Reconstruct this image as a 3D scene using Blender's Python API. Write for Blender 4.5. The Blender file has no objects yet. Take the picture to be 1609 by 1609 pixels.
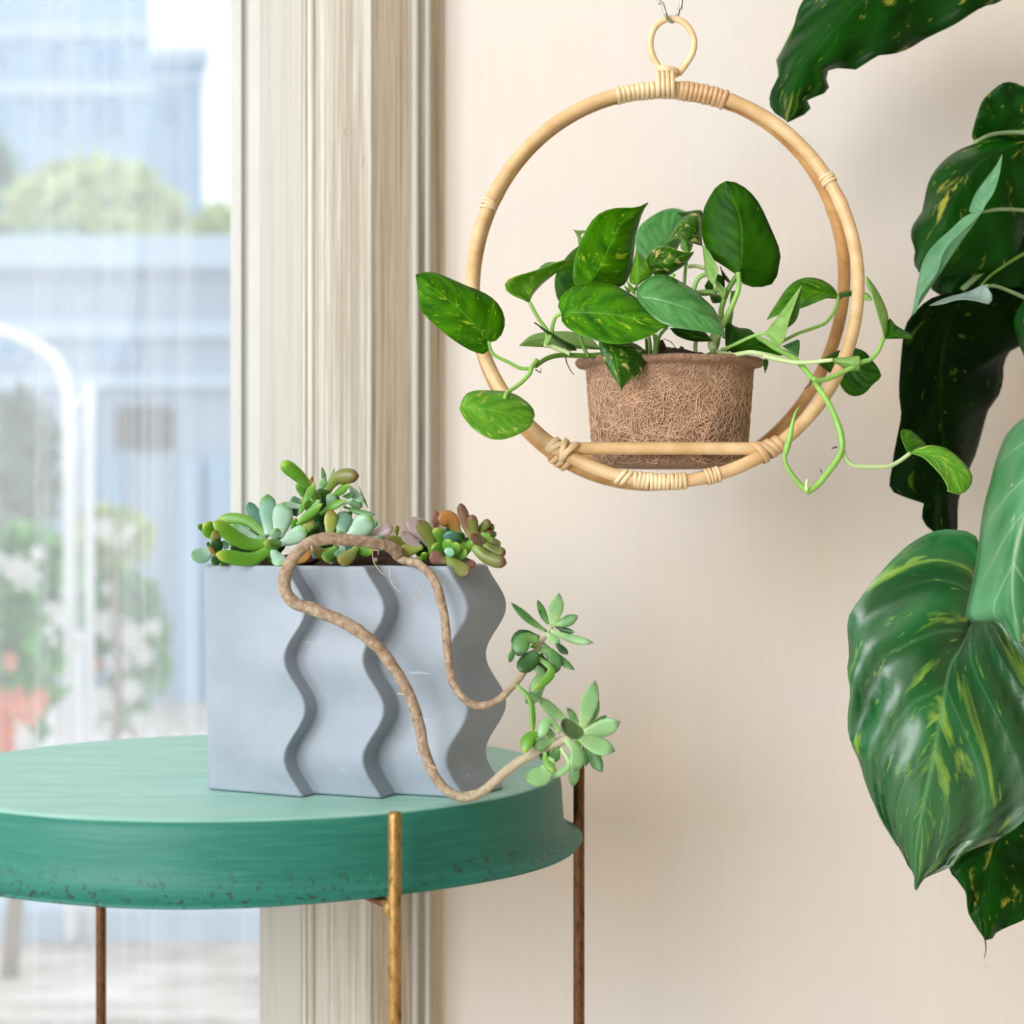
import bpy, bmesh, math, random
from mathutils import Vector, Matrix, noise as mnoise

random.seed(7)
S = bpy.context.scene
COL = S.collection
FPX = 3000.0          # focal length in pixels of the 1609 frame
CAMZ = 0.80

# ------------------------------------------------------------------ camera, world, light, exposure
cam_d = bpy.data.cameras.new('camera')
cam = bpy.data.objects.new('camera', cam_d)
COL.objects.link(cam)
cam.location = (0, 0, CAMZ)
cam.rotation_euler = (math.radians(90), 0, 0)
cam_d.sensor_width = 36.0
cam_d.lens = FPX / 1609.0 * 36.0
cam_d.clip_start = 0.05
cam_d.clip_end = 200
cam_d.dof.use_dof = True
cam_d.dof.focus_distance = 1.225
cam_d.dof.aperture_fstop = 6.6
S.camera = cam

world = bpy.data.worlds.new('overcast_sky')
S.world = world
world.use_nodes = True
bg = world.node_tree.nodes['Background']
bg.inputs[0].default_value = (0.95, 0.975, 1.0, 1)
bg.inputs[1].default_value = 1.2

def area(name, loc, target, size, size_y, energy, color):
    l = bpy.data.lights.new(name, 'AREA')
    l.shape = 'RECTANGLE'
    l.size = size
    l.size_y = size_y
    l.energy = energy
    l.color = color
    o = bpy.data.objects.new(name, l)
    COL.objects.link(o)
    o.location = loc
    d = Vector(target) - Vector(loc)
    o.rotation_euler = d.to_track_quat('-Z', 'Y').to_euler()
    return o

# soft key lamp added out of view at the front left, standing in for daylight
area('added_left_key', (-2.40, -2.10, 1.72), (0.0, 1.30, 0.72), 2.9, 2.0, 176, (0.945, 0.975, 1.0))

S.view_settings.view_transform = 'Standard'
S.view_settings.look = 'None'
S.view_settings.gamma = 1.0
S.view_settings.use_curve_mapping = False
S.view_settings.exposure = 0.22
S.cycles.use_denoising = True
S.cycles.max_bounces = 8
S.cycles.transparent_max_bounces = 12

# ------------------------------------------------------------------ helpers
def P(px, py, D):
    return Vector(((px - 804.5) / FPX * D, D, CAMZ - (py - 804.5) / FPX * D))

def X(px, D):
    return (px - 804.5) / FPX * D

def Zz(py, D):
    return CAMZ - (py - 804.5) / FPX * D

CROPS = {  # origin and scale of the study crops the coordinates were read in
    'A': (640, 260, 400 / 1463.0), 'C1': (860, 270, 200 / 1609.0), 'C2': (1040, 270, 200 / 1609.0),
    'C3': (860, 420, 200 / 1609.0), 'C4': (1040, 420, 200 / 1609.0), 'C5': (1200, 420, 240 / 1609.0),
    'C6': (1200, 580, 340 / 1609.0), 'C7': (760, 380, 200 / 1609.0), 'G1': (1200, 0, 409 / 1609.0),
    'G2': (1400, 120, 380 / 1609.0), 'G3': (1380, 440, 410 / 1609.0), 'G4': (1310, 820, 300 / 1609.0),
    'G5': (1310, 1100, 420 / 1609.0), 'S6': (290, 720, 180 / 1609.0), 'S7': (420, 710, 200 / 1609.0),
    'R4': (560, 760, 270 / 1609.0), 'R6': (760, 900, 360 / 1609.0), 'B': (280, 680, 720 / 1609.0),
    'px': (0, 0, 1.0)}

def cv(k, pts):
    ox, oy, s = CROPS[k]
    return [(ox + p[0] * s, oy + p[1] * s) for p in pts]

def link(o, parent=None):
    COL.objects.link(o)
    if parent:
        o.parent = parent
    return o

def mesh_obj(name, verts, faces, mat, parent=None, smooth=True, uvs=None):
    me = bpy.data.meshes.new(name)
    me.from_pydata([tuple(v) for v in verts], [], faces)
    if uvs:
        uvl = me.uv_layers.new(name='UVMap')
        for l in me.loops:
            uvl.data[l.index].uv = uvs[l.vertex_index]
    me.polygons.foreach_set('use_smooth', [smooth] * len(me.polygons))
    if mat:
        me.materials.append(mat)
    me.update()
    o = bpy.data.objects.new(name, me)
    return link(o, parent)

def bm_obj(name, bm, mat, parent=None, smooth=False):
    me = bpy.data.meshes.new(name)
    bm.normal_update()
    bm.to_mesh(me)
    bm.free()
    me.polygons.foreach_set('use_smooth', [smooth] * len(me.polygons))
    if mat:
        me.materials.append(mat)
    return link(bpy.data.objects.new(name, me), parent)

def thing(name, label=None, cat=None, group=None, kind=None):
    o = bpy.data.objects.new(name, None)
    o.empty_display_size = 0.02
    link(o)
    tag(o, label, cat, group, kind)
    return o

def tag(o, label=None, cat=None, group=None, kind=None):
    if label: o['label'] = label
    if cat: o['category'] = cat
    if group: o['group'] = group
    if kind: o['kind'] = kind
    return o

def add_box(bm, lo, hi, bevel=0.0):
    r = bmesh.ops.create_cube(bm, size=1.0)
    vs = r['verts']
    for v in vs:
        v.co = Vector([lo[i] + (v.co[i] + 0.5) * (hi[i] - lo[i]) for i in range(3)])
    if bevel:
        es = list({e for v in vs for e in v.link_edges})
        bmesh.ops.bevel(bm, geom=es, offset=bevel, segments=2, affect='EDGES', profile=0.5)

def box(name, lo, hi, mat, parent=None, bevel=0.0):
    bm = bmesh.new()
    add_box(bm, lo, hi, bevel)
    return bm_obj(name, bm, mat, parent)

def catmull(pts, n):
    """resample control points (tuples of any length) to n points along a Catmull-Rom spline, by arc length"""
    pts = [Vector(p) for p in pts]
    if len(pts) == 2:
        return [pts[0].lerp(pts[1], i / (n - 1)) for i in range(n)]
    dense = []
    for i in range(len(pts) - 1):
        p0 = pts[i - 1] if i > 0 else pts[0] * 2 - pts[1]
        p1, p2 = pts[i], pts[i + 1]
        p3 = pts[i + 2] if i + 2 < len(pts) else pts[-1] * 2 - pts[-2]
        for k in range(12):
            t = k / 12.0
            dense.append(0.5 * ((2 * p1) + (p2 - p0) * t + (2 * p0 - 5 * p1 + 4 * p2 - p3) * t * t
                                + (-p0 + 3 * p1 - 3 * p2 + p3) * t ** 3))
    dense.append(pts[-1])
    cum = [0.0]
    for i in range(1, len(dense)):
        cum.append(cum[-1] + (dense[i] - dense[i - 1]).length)
    out, j = [], 0
    for i in range(n):
        s = cum[-1] * i / (n - 1)
        while j < len(cum) - 2 and cum[j + 1] < s:
            j += 1
        d = cum[j + 1] - cum[j]
        out.append(dense[j].lerp(dense[j + 1], (s - cum[j]) / d if d > 1e-12 else 0))
    return out

def tube_data(pts, radii, seg=10, closed=False, caps=True, lump=0.0):
    """sweep a circle along 3-D points with parallel transport"""
    n = len(pts)
    verts, faces, uvs = [], [], []
    tang = []
    for i in range(n):
        a = pts[(i - 1) % n] if (closed or i > 0) else pts[i]
        b = pts[(i + 1) % n] if (closed or i < n - 1) else pts[i]
        tang.append((b - a).normalized())
    ref = Vector((0, 1, 0)) if abs(tang[0].y) < 0.9 else Vector((1, 0, 0))
    nrm = (ref - tang[0] * ref.dot(tang[0])).normalized()
    for i in range(n):
        nrm = (nrm - tang[i] * nrm.dot(tang[i])).normalized()
        bn = tang[i].cross(nrm)
        for k in range(seg):
            a = 2 * math.pi * k / seg
            r = radii[i]
            if lump:
                r *= 1 + lump * mnoise.noise(pts[i] * 140 + Vector((math.cos(a), math.sin(a), 0)) * 0.9)
            verts.append(pts[i] + (nrm * math.cos(a) + bn * math.sin(a)) * r)
            uvs.append((k / seg, i / max(1, n - 1)))
    m = n if closed else n - 1
    for i in range(m):
        for k in range(seg):
            a, b = i * seg + k, i * seg + (k + 1) % seg
            c, d = ((i + 1) % n) * seg + (k + 1) % seg, ((i + 1) % n) * seg + k
            faces.append((a, b, c, d))
    if caps and not closed:
        faces.append(tuple(range(seg - 1, -1, -1)))
        faces.append(tuple((n - 1) * seg + k for k in range(seg)))
    return verts, faces, uvs

def tube(name, ctrl, radii, mat, parent=None, n=None, seg=10, closed=False, lump=0.0):
    """ctrl: 3-D control points, radii: one number or list as long as ctrl"""
    if not isinstance(radii, (list, tuple)):
        radii = [radii] * len(ctrl)
    n = n or max(8, len(ctrl) * 5)
    four = catmull([(p[0], p[1], p[2], r * 1.0) for p, r in zip(ctrl, radii)], n)
    v, f, u = tube_data([Vector(q[:3]) for q in four], [q[3] for q in four], seg, closed, True, lump)
    return mesh_obj(name, v, f, mat, parent, True, u)

def lathe(name, prof, mat, parent=None, seg=64, center=(0, 0, 0), close=False, warp=None):
    verts, faces = [], []
    n = len(prof)
    for i in range(seg):
        a = 2 * math.pi * i / seg
        for (r, z) in prof:
            p = Vector((r * math.cos(a), r * math.sin(a), z))
            if warp: p = warp(p, a)
            verts.append(p + Vector(center))
    for i in range(seg):
        for j in range(n - 1 if not close else n):
            a, b = i * n + j, ((i + 1) % seg) * n + j
            c, d = ((i + 1) % seg) * n + (j + 1) % n, i * n + (j + 1) % n
            faces.append((a, b, c, d))
    o = mesh_obj(name, verts, faces, mat, parent)
    bm = bmesh.new(); bm.from_mesh(o.data)
    bmesh.ops.remove_doubles(bm, verts=bm.verts, dist=1e-6)
    bmesh.ops.recalc_face_normals(bm, faces=bm.faces)
    bm.to_mesh(o.data); bm.free()
    return o

# ------------------------------------------------------------------ materials
def srgb(r, g, b):
    def f(c):
        c /= 255.0
        return c / 12.92 if c <= 0.04045 else ((c + 0.055) / 1.055) ** 2.4
    return (f(r), f(g), f(b), 1)

class NT:
    def __init__(self, name):
        self.m = bpy.data.materials.new(name)
        self.m.use_nodes = True
        self.t = self.m.node_tree
        self.bsdf = self.t.nodes['Principled BSDF']
        self.out = self.t.nodes['Material Output']
    def n(self, kind, **kw):
        nd = self.t.nodes.new(kind)
        for k, v in kw.items():
            setattr(nd, k, v)
        return nd
    def l(self, a, b):
        self.t.links.new(a, b)
    def val(self, node, key, v):
        if hasattr(v, 'is_linked') or hasattr(v, 'links'):
            self.l(v, node.inputs[key])
        else:
            node.inputs[key].default_value = v
    def math(self, op, a, b=None, c=None, clamp=False):
        nd = self.n('ShaderNodeMath', operation=op, use_clamp=clamp)
        self.val(nd, 0, a)
        if b is not None: self.val(nd, 1, b)
        if c is not None: self.val(nd, 2, c)
        return nd.outputs[0]
    def coords(self, scale=(1, 1, 1), kind='Object', offset=None):
        tc = self.n('ShaderNodeTexCoord')
        mp = self.n('ShaderNodeMapping')
        mp.inputs['Scale'].default_value = scale
        self.l(tc.outputs[kind], mp.inputs['Vector'])
        return mp.outputs[0]
    def noise(self, vec, scale, detail=3.0, rough=0.55, dist=0.0):
        nd = self.n('ShaderNodeTexNoise')
        self.l(vec, nd.inputs['Vector'])
        nd.inputs['Scale'].default_value = scale
        nd.inputs['Detail'].default_value = detail
        nd.inputs['Roughness'].default_value = rough
        nd.inputs['Distortion'].default_value = dist
        return nd.outputs['Fac']
    def ramp(self, fac, stops, interp='LINEAR'):
        nd = self.n('ShaderNodeValToRGB')
        cr = nd.color_ramp
        cr.interpolation = interp
        while len(cr.elements) < len(stops):
            cr.elements.new(0.5)
        for e, (p, c) in zip(cr.elements, stops):
            e.position = p
            e.color = c if len(c) == 4 else (*c, 1)
        self.l(fac, nd.inputs[0])
        return nd.outputs[0]
    def mix(self, fac, a, b):
        nd = self.n('ShaderNodeMix', data_type='RGBA')
        self.val(nd, 0, fac)
        self.val(nd, 6, a)
        self.val(nd, 7, b)
        return nd.outputs[2]
    def bump(self, h, strength=0.3, dist=0.001, normal=None):
        nd = self.n('ShaderNodeBump')
        nd.inputs['Strength'].default_value = strength
        nd.inputs['Distance'].default_value = dist
        self.l(h, nd.inputs['Height'])
        if normal is not None: self.l(normal, nd.inputs['Normal'])
        return nd.outputs[0]
    def base(self, c): self.val(self.bsdf, 'Base Color', c)
    def rough(self, r): self.val(self.bsdf, 'Roughness', r)
    def normal(self, nrm): self.l(nrm, self.bsdf.inputs['Normal'])

G0, G1 = (0, 0, 0, 1), (1, 1, 1, 1)

def plain(name, col, rough=0.5, metal=0.0, noise_amt=0.12, nscale=40, bump=0.0):
    t = NT(name)
    v = t.coords()
    f = t.noise(v, nscale, 4)
    dark = tuple(c * (1 - noise_amt) for c in col[:3]) + (1,)
    lite = tuple(min(1, c * (1 + noise_amt)) for c in col[:3]) + (1,)
    t.base(t.ramp(f, [(0.3, dark), (0.7, lite)]))
    t.rough(rough)
    t.bsdf.inputs['Metallic'].default_value = metal
    if bump: t.normal(t.bump(f, 0.5, bump))
    return t.m

def m_wall():
    t = NT('wall_paint')
    v = t.coords()
    big = t.noise(v, 2.6, 3, 0.6)
    warm = t.ramp(big, [(0.34, srgb(224, 219, 214)), (0.55, srgb(229, 219, 210)), (0.72, srgb(236, 218, 203))])
    strk = t.noise(t.coords((60, 60, 3.5)), 4, 4, 0.6)
    c2 = t.mix(t.math('MULTIPLY', t.ramp(strk, [(0.4, G0), (0.75, G1)]), 0.10), warm, srgb(205, 184, 168))
    spot = t.ramp(t.noise(v, 120, 2), [(0.76, G0), (0.80, G1)])
    c3 = t.mix(t.math('MULTIPLY', spot, 0.35), c2, srgb(190, 165, 148))
    t.base(c3)
    t.rough(0.75)
    h = t.math('ADD', t.math('MULTIPLY', strk, 0.5), t.math('MULTIPLY', t.noise(v, 70, 3), 0.6))
    t.normal(t.bump(h, 0.22, 0.0012))
    return t.m

def m_wood(name, c_lo, c_hi, grain=1.0, scale=1.0, crack=True):
    t = NT(name)
    fine = t.noise(t.coords((260 * scale, 260 * scale, 3.0)), 1.0, 5, 0.65, 0.6)
    wide = t.noise(t.coords((45 * scale, 45 * scale, 1.1)), 1.0, 4, 0.6, 0.8)
    h = t.math('ADD', t.math('MULTIPLY', fine, 0.95), t.math('MULTIPLY', wide, 0.65))
    col = t.ramp(t.math('MULTIPLY', h, 0.62), [(0.40, c_lo), (0.52, c_hi)])
    chip = t.ramp(t.noise(t.coords((22, 22, 9)), 1.6, 5, 0.7), [(0.685, G0), (0.70, G1)])
    col = t.mix(t.math('MULTIPLY', chip, 0.3 if crack else 0.0), col, srgb(205, 190, 168))
    t.base(col)
    t.rough(0.62)
    hh = t.math('SUBTRACT', h, t.math('MULTIPLY', chip, 0.5))
    t.normal(t.bump(hh, min(1.0, 0.7 * grain), 0.0045))
    return t.m

def m_glass():
    t = NT('window_glass')
    tr = t.n('ShaderNodeBsdfTransparent')
    tr.inputs[0].default_value = (0.97, 0.985, 1.0, 1)
    gl = t.n('ShaderNodeBsdfGlossy')
    gl.inputs['Roughness'].default_value = 0.02
    fr = t.n('ShaderNodeFresnel')
    fr.inputs[0].default_value = 1.45
    m1 = t.n('ShaderNodeMixShader')
    t.l(t.math('MULTIPLY', fr.outputs[0], 0.25), m1.inputs[0])
    t.l(tr.outputs[0], m1.inputs[1]); t.l(gl.outputs[0], m1.inputs[2])
    # reflection streaks and a brightening haze, painted on the pane as a diffuse layer
    df = t.n('ShaderNodeBsdfDiffuse')
    df.inputs[0].default_value = (0.93, 0.96, 1.0, 1)
    tl = t.n('ShaderNodeBsdfTranslucent')
    tl.inputs[0].default_value = (0.93, 0.96, 1.0, 1)
    dm = t.n('ShaderNodeMixShader'); dm.inputs[0].default_value = 0.6
    t.l(df.outputs[0], dm.inputs[1]); t.l(tl.outputs[0], dm.inputs[2])
    s1 = t.noise(t.coords((55, 1, 1.2)), 1.0, 4, 0.6)
    s2 = t.noise(t.coords((190, 1, 2.5)), 1.0, 3, 0.6)
    st = t.math('ADD', t.ramp(s1, [(0.46, G0), (0.78, G1)]), t.math('MULTIPLY', t.ramp(s2, [(0.55, G0), (0.8, G1)]), 0.45))
    fac = t.math('ADD', t.math('MULTIPLY', st, 0.15), 0.16, clamp=True)
    m2 = t.n('ShaderNodeMixShader')
    t.l(fac, m2.inputs[0]); t.l(m1.outputs[0], m2.inputs[1]); t.l(dm.outputs[0], m2.inputs[2])
    t.l(m2.outputs[0], t.out.inputs[0])
    return t.m

def m_table():
    t = NT('green_painted_metal')
    v = t.coords()
    f = t.noise(t.coords((14, 14, 240)), 2.0, 5, 0.7)
    big = t.noise(v, 6, 3)
    col = t.ramp(f, [(0.25, srgb(30, 104, 90)), (0.55, srgb(42, 120, 104)), (0.85, srgb(66, 138, 120))])
    col = t.mix(t.math('MULTIPLY', t.ramp(big, [(0.4, G0), (0.7, G1)]), 0.35), col, srgb(34, 112, 100))
    scr = t.ramp(t.noise(t.coords((90, 9, 9)), 3.0, 4, 0.7, 1.5), [(0.70, G0), (0.73, G1)])
    col = t.mix(t.math('MULTIPLY', scr, 0.45), col, srgb(150, 196, 170))
    # rust chips near the rolled lower lip; window light on the tray top is painted in as paler green
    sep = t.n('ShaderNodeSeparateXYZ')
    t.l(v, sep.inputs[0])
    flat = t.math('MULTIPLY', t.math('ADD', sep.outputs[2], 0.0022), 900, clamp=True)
    lit_top = t.ramp(t.noise(t.coords((5, 30, 30)), 2.0, 4, 0.65), [(0.3, srgb(150, 204, 188)), (0.7, srgb(182, 222, 210))])
    col = t.mix(t.math('MULTIPLY', flat, 0.8), col, lit_top)
    low = t.math('MULTIPLY', t.math('SUBTRACT', -0.026, sep.outputs[2]), 60, clamp=True)
    chip = t.ramp(t.noise(v, 190, 4, 0.7), [(0.56, G0), (0.60, G1)])
    col = t.mix(t.math('MULTIPLY', t.math('MULTIPLY', chip, low), 0.8), col, srgb(52, 52, 44))
    t.base(col)
    t.rough(t.ramp(f, [(0.3, (0.42,) * 3), (0.7, (0.52,) * 3)]))
    t.bsdf.inputs['Specular IOR Level'].default_value = 0.35
    t.normal(t.bump(t.math('SUBTRACT', t.noise(v, 60, 3), t.math('MULTIPLY', chip, low)), 0.12, 0.001))
    return t.m

def m_brass(name, a, b, metal=0.75):
    t = NT(name)
    f = t.noise(t.coords((30, 30, 12)), 9, 5, 0.7)
    t.base(t.ramp(f, [(0.3, a), (0.52, b), (0.8, tuple(min(1, c * 1.25) for c in b[:3]) + (1,))]))
    t.rough(t.ramp(f, [(0.3, (0.55,) * 3), (0.7, (0.36,) * 3)]))
    t.bsdf.inputs['Metallic'].default_value = metal
    t.normal(t.bump(f, 0.25, 0.0006))
    return t.m

def m_concrete():
    t = NT('grey_cast_concrete')
    v = t.coords()
    f = t.noise(v, 14, 4, 0.6)
    col = t.ramp(f, [(0.3, srgb(140, 150, 163)), (0.7, srgb(158, 168, 181))])
    pit = t.ramp(t.noise(v, 420, 2), [(0.72, G0), (0.76, G1)])
    scr = t.ramp(t.noise(t.coords((25, 25, 240)), 1.0, 3, 0.6), [(0.715, G0), (0.74, G1)])
    col = t.mix(t.math('MULTIPLY', pit, 0.3), col, srgb(96, 96, 100))
    col = t.mix(t.math('MULTIPLY', scr, 0.55), col, srgb(205, 207, 212))
    t.base(col)
    t.rough(0.55)
    h = t.math('SUBTRACT', t.math('MULTIPLY', t.noise(v, 90, 4), 0.4), pit)
    t.normal(t.bump(h, 0.18, 0.0008))
    return t.m

def m_rattan(name, a, b):
    t = NT(name)
    f = t.noise(t.coords((30, 30, 30)), 2.0, 4, 0.6)
    fine = t.noise(t.coords((1, 1, 1)), 900, 2, 0.6)
    col = t.ramp(f, [(0.3, a), (0.7, b)])
    sp = t.ramp(t.noise(t.coords(), 160, 4, 0.7), [(0.68, G0), (0.74, G1)])
    col = t.mix(t.math('MULTIPLY', sp, 0.5), col, srgb(150, 100, 52))
    t.base(col)
    t.rough(0.42)
    t.normal(t.bump(fine, 0.08, 0.0004))
    return t.m

def m_coir():
    t = NT('coir_fibre_felt')
    v = t.coords()
    f1 = t.noise(t.coords((1, 1, 1.0)), 190, 5, 0.75, 2.5)
    f2 = t.noise(v, 38, 3)
    col = t.ramp(f1, [(0.30, srgb(104, 72, 54)), (0.44, srgb(164, 126, 100)), (0.64, srgb(206, 170, 142))])
    col = t.mix(t.math('MULTIPLY', f2, 0.35), col, srgb(176, 132, 104))
    t.base(col)
    t.rough(0.9)
    t.normal(t.bump(f1, 0.9, 0.0025))
    return t.m

def m_soil():
    t = NT('dark_potting_soil')
    f = t.noise(t.coords(), 220, 5, 0.7)
    t.base(t.ramp(f, [(0.3, srgb(28, 18, 12)), (0.6, srgb(74, 50, 36)), (0.8, srgb(120, 92, 72))]))
    t.rough(0.95)
    t.normal(t.bump(f, 0.9, 0.003))
    return t.m

def m_leaf(name, dark, lite, var, var_lo, var_hi, rough=0.3, transl=0.22, vein=0.25, rib=None, q_scale=9.0, back=None, vfreq=48.0, lines=0.0, spec=0.5, fleck=0.64, slope=0.32):
    """thin leaf: UV.x across (0.5 = midrib), UV.y from stalk to tip"""
    t = NT(name)
    uv = t.n('ShaderNodeUVMap')
    sp = t.n('ShaderNodeSeparateXYZ')
    t.l(uv.outputs[0], sp.inputs[0])
    info = t.n('ShaderNodeObjectInfo')
    rnd = info.outputs['Random']
    sx = t.math('SUBTRACT', sp.outputs[0], 0.5)
    s = t.math('MULTIPLY', t.math('ABSOLUTE', sx), 2.0)
    q = t.math('SUBTRACT', sp.outputs[1], t.math('MULTIPLY', s, slope))
    cmb = t.n('ShaderNodeCombineXYZ')
    t.l(t.math('MULTIPLY', sx, 4.2), cmb.inputs[0])
    t.l(t.math('MULTIPLY', q, q_scale), cmb.inputs[1])
    t.l(t.math('MULTIPLY', rnd, 37.0), cmb.inputs[2])
    nz = t.noise(cmb.outputs[0], 1.0, 5, 0.62, 0.5)
    cmb2 = t.n('ShaderNodeCombineXYZ')
    t.l(t.math('MULTIPLY', sx, 9.0), cmb2.inputs[0])
    t.l(t.math('MULTIPLY', q, q_scale * 3.0), cmb2.inputs[1])
    t.l(t.math('MULTIPLY', rnd, 11.0), cmb2.inputs[2])
    fl = t.noise(cmb2.outputs[0], 1.4, 3, 0.6)
    col = t.ramp(t.noise(cmb.outputs[0], 0.8, 2), [(0.32, dark), (0.68, lite)])
    veinw = t.math('SINE', t.math('MULTIPLY', q, vfreq))
    col = t.mix(t.math('MULTIPLY', t.math('MULTIPLY', t.math('ADD', veinw, 1.0), 0.5), vein), col, lite)
    vmask = t.math('ADD', t.ramp(nz, [(var_lo, G0), (var_hi, G1)]), t.ramp(fl, [(fleck, G0), (fleck + 0.07, (0.85,) * 3)]), clamp=True)
    col = t.mix(t.math('MULTIPLY', vmask, 0.9), col, var)
    ribm = t.ramp(s, [(0.0, G1), (0.035, G0)])
    col = t.mix(t.math('MULTIPLY', ribm, 0.6), col, rib or lite)
    edge = t.ramp(s, [(0.955, G0), (0.99, G1)])
    col = t.mix(t.math('MULTIPLY', edge, 0.35), col, rib or lite)
    if lines:
        ln = t.math('MULTIPLY', t.ramp(veinw, [(0.955, G0), (1.0, G1)]), lines)
        col = t.mix(t.math('MULTIPLY', ln, t.ramp(s, [(0.5, G1), (0.95, G0)])), col, rib or lite)
    t.bsdf.inputs['Specular IOR Level'].default_value = spec
    if back:
        geo = t.n('ShaderNodeNewGeometry')
        col = t.mix(t.math('MULTIPLY', geo.outputs['Backfacing'], 0.55), col, back)
    t.base(col)
    t.rough(rough)
    h = t.math('ADD', t.math('MULTIPLY', veinw, 0.35), t.math('MULTIPLY', t.ramp(s, [(0, G0), (0.07, G1)]), 1.2))
    h = t.math('ADD', h, t.math('MULTIPLY', fl, 0.5))
    t.normal(t.bump(h, 0.22, 0.001))
    tl = t.n('ShaderNodeBsdfTranslucent')
    t.l(t.mix(0.45, col, (0.35, 0.62, 0.05, 1)), tl.inputs[0])
    mx = t.n('ShaderNodeMixShader')
    mx.inputs[0].default_value = transl
    t.l(t.bsdf.outputs[0], mx.inputs[1]); t.l(tl.outputs[0], mx.inputs[2])
    t.l(mx.outputs[0], t.out.inputs[0])
    return t.m

def m_succ(name, base, body, tip, rough=0.38, edge_w=0.42, edge_s=0.6):
    """fleshy leaf: UV.x round the section, UV.y from base to tip"""
    t = NT(name)
    uv = t.n('ShaderNodeUVMap')
    sp = t.n('ShaderNodeSeparateXYZ')
    t.l(uv.outputs[0], sp.inputs[0])
    nz = t.noise(t.coords(), 90, 3)
    y = t.math('ADD', sp.outputs[1], t.math('MULTIPLY', t.math('SUBTRACT', nz, 0.5), 0.35))
    col = t.ramp(y, [(0.05, base), (0.45, body), (0.78, body), (1.0, tip)])
    # leaf margins (0 and 0.5 round the section) are greener or redder than the powdery faces
    a = t.math('ABSOLUTE', t.math('SINE', t.math('MULTIPLY', sp.outputs[0], 2 * math.pi)))
    col = t.mix(t.math('MULTIPLY', t.ramp(a, [(0.0, G1), (edge_w, G0)]), edge_s), col, tip)
    sp2 = t.ramp(t.noise(t.coords(), 500, 2), [(0.70, G0), (0.76, G1)])
    col = t.mix(t.math('MULTIPLY', sp2, 0.12), col, srgb(210, 220, 200))
    t.base(col)
    t.rough(rough)
    t.bsdf.inputs['Subsurface Weight'].default_value = 0.12
    t.bsdf.inputs['Subsurface Radius'].default_value = (0.002, 0.004, 0.001)
    t.bsdf.inputs['Subsurface Scale'].default_value = 1.0
    return t.m

def m_bark():
    t = NT('succulent_bark')
    v = t.coords()
    f = t.noise(v, 260, 5, 0.7)
    g = t.noise(v, 26, 3)
    uv = t.n('ShaderNodeUVMap')
    sp = t.n('ShaderNodeSeparateXYZ')
    t.l(uv.outputs[0], sp.inputs[0])
    col = t.ramp(f, [(0.3, srgb(124, 98, 78)), (0.5, srgb(166, 142, 118)), (0.72, srgb(200, 184, 160))])
    pale = t.ramp(sp.outputs[1], [(0.68, G0), (0.95, G1)])
    col = t.mix(t.math('MULTIPLY', pale, 0.7), col, srgb(214, 208, 178))
    col = t.mix(t.math('MULTIPLY', t.ramp(g, [(0.5, G0), (0.8, G1)]), 0.4), col, srgb(150, 108, 80))
    t.base(col)
    t.rough(0.7)
    t.normal(t.bump(f, 0.9, 0.002))
    return t.m

M = {}
M['wall'] = m_wall()
M['trim'] = m_wood('cream_painted_wood', srgb(188, 178, 161), srgb(222, 217, 207))
M['trim_grain'] = m_wood('weathered_cream_grained_wood', srgb(184, 162, 134), srgb(234, 220, 198), 1.4, 0.9)
M['trim_smooth'] = m_wood('smooth_cream_paint', srgb(182, 178, 170), srgb(194, 191, 184), 0.3)
M['sash'] = plain('white_sash_paint', srgb(196, 195, 191), 0.4, 0, 0.03, 20)
M['glass'] = m_glass()
M['floor'] = m_wood('floorboards', srgb(204, 192, 176), srgb(232, 224, 212), 0.5)
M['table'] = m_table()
M['brass'] = m_brass('aged_brass', srgb(96, 70, 34), srgb(176, 140, 84))
M['brass_dark'] = m_brass('darkened_brass', srgb(62, 40, 26), srgb(118, 82, 54))
M['concrete'] = m_concrete()
M['rattan'] = m_rattan('rattan_cane', srgb(204, 164, 112), srgb(228, 196, 150))
M['rattan_dark'] = m_rattan('inner_rattan_cane', srgb(176, 124, 70), srgb(214, 168, 110))
M['binding'] = m_rattan('pale_rattan_strip', srgb(214, 178, 130), srgb(240, 216, 176))
M['binding_warm'] = m_rattan('warm_rattan_strip', srgb(200, 156, 110), srgb(226, 190, 146))
M['coir'] = m_coir()
M['fibre'] = plain('loose_coir_fibre', srgb(204, 166, 136), 0.8, 0, 0.35, 60)
M['soil'] = m_soil()
M['steel'] = plain('bright_steel_wire', srgb(190, 190, 188), 0.2, 1.0, 0.05)
M['bark'] = m_bark()
M['root'] = plain('aerial_root', srgb(206, 176, 142), 0.7)
M['root_dark'] = plain('dried_root', srgb(84, 60, 40), 0.8)

YV = srgb(196, 210, 74)
M['pothos'] = m_leaf('pothos_leaf', srgb(32, 92, 0), srgb(76, 146, 2), srgb(178, 212, 50), 0.60, 0.68, 0.36, 0.25, 0.15, srgb(120, 184, 60), back=srgb(120, 170, 74), spec=.16)
M['pothos_dark'] = m_leaf('pothos_leaf_dark', srgb(20, 62, 0), srgb(44, 98, 2), srgb(168, 196, 60), 0.66, 0.74, 0.36, 0.15, 0.08, srgb(80, 132, 30), fleck=.70, back=srgb(110, 154, 70), spec=.12)
M['pothos_bright'] = m_leaf('pothos_leaf_bright', srgb(74, 152, 16), srgb(120, 186, 44), srgb(216, 222, 110), 0.58, 0.66, 0.28, 0.35, 0.15, srgb(170, 216, 100))
M['pothos_cool'] = m_leaf('pothos_leaf_cool', srgb(48, 122, 46), srgb(92, 160, 86), srgb(150, 198, 80), 0.68, 0.76, 0.26, 0.2, 0.15, srgb(130, 186, 110), spec=.6)
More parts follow.
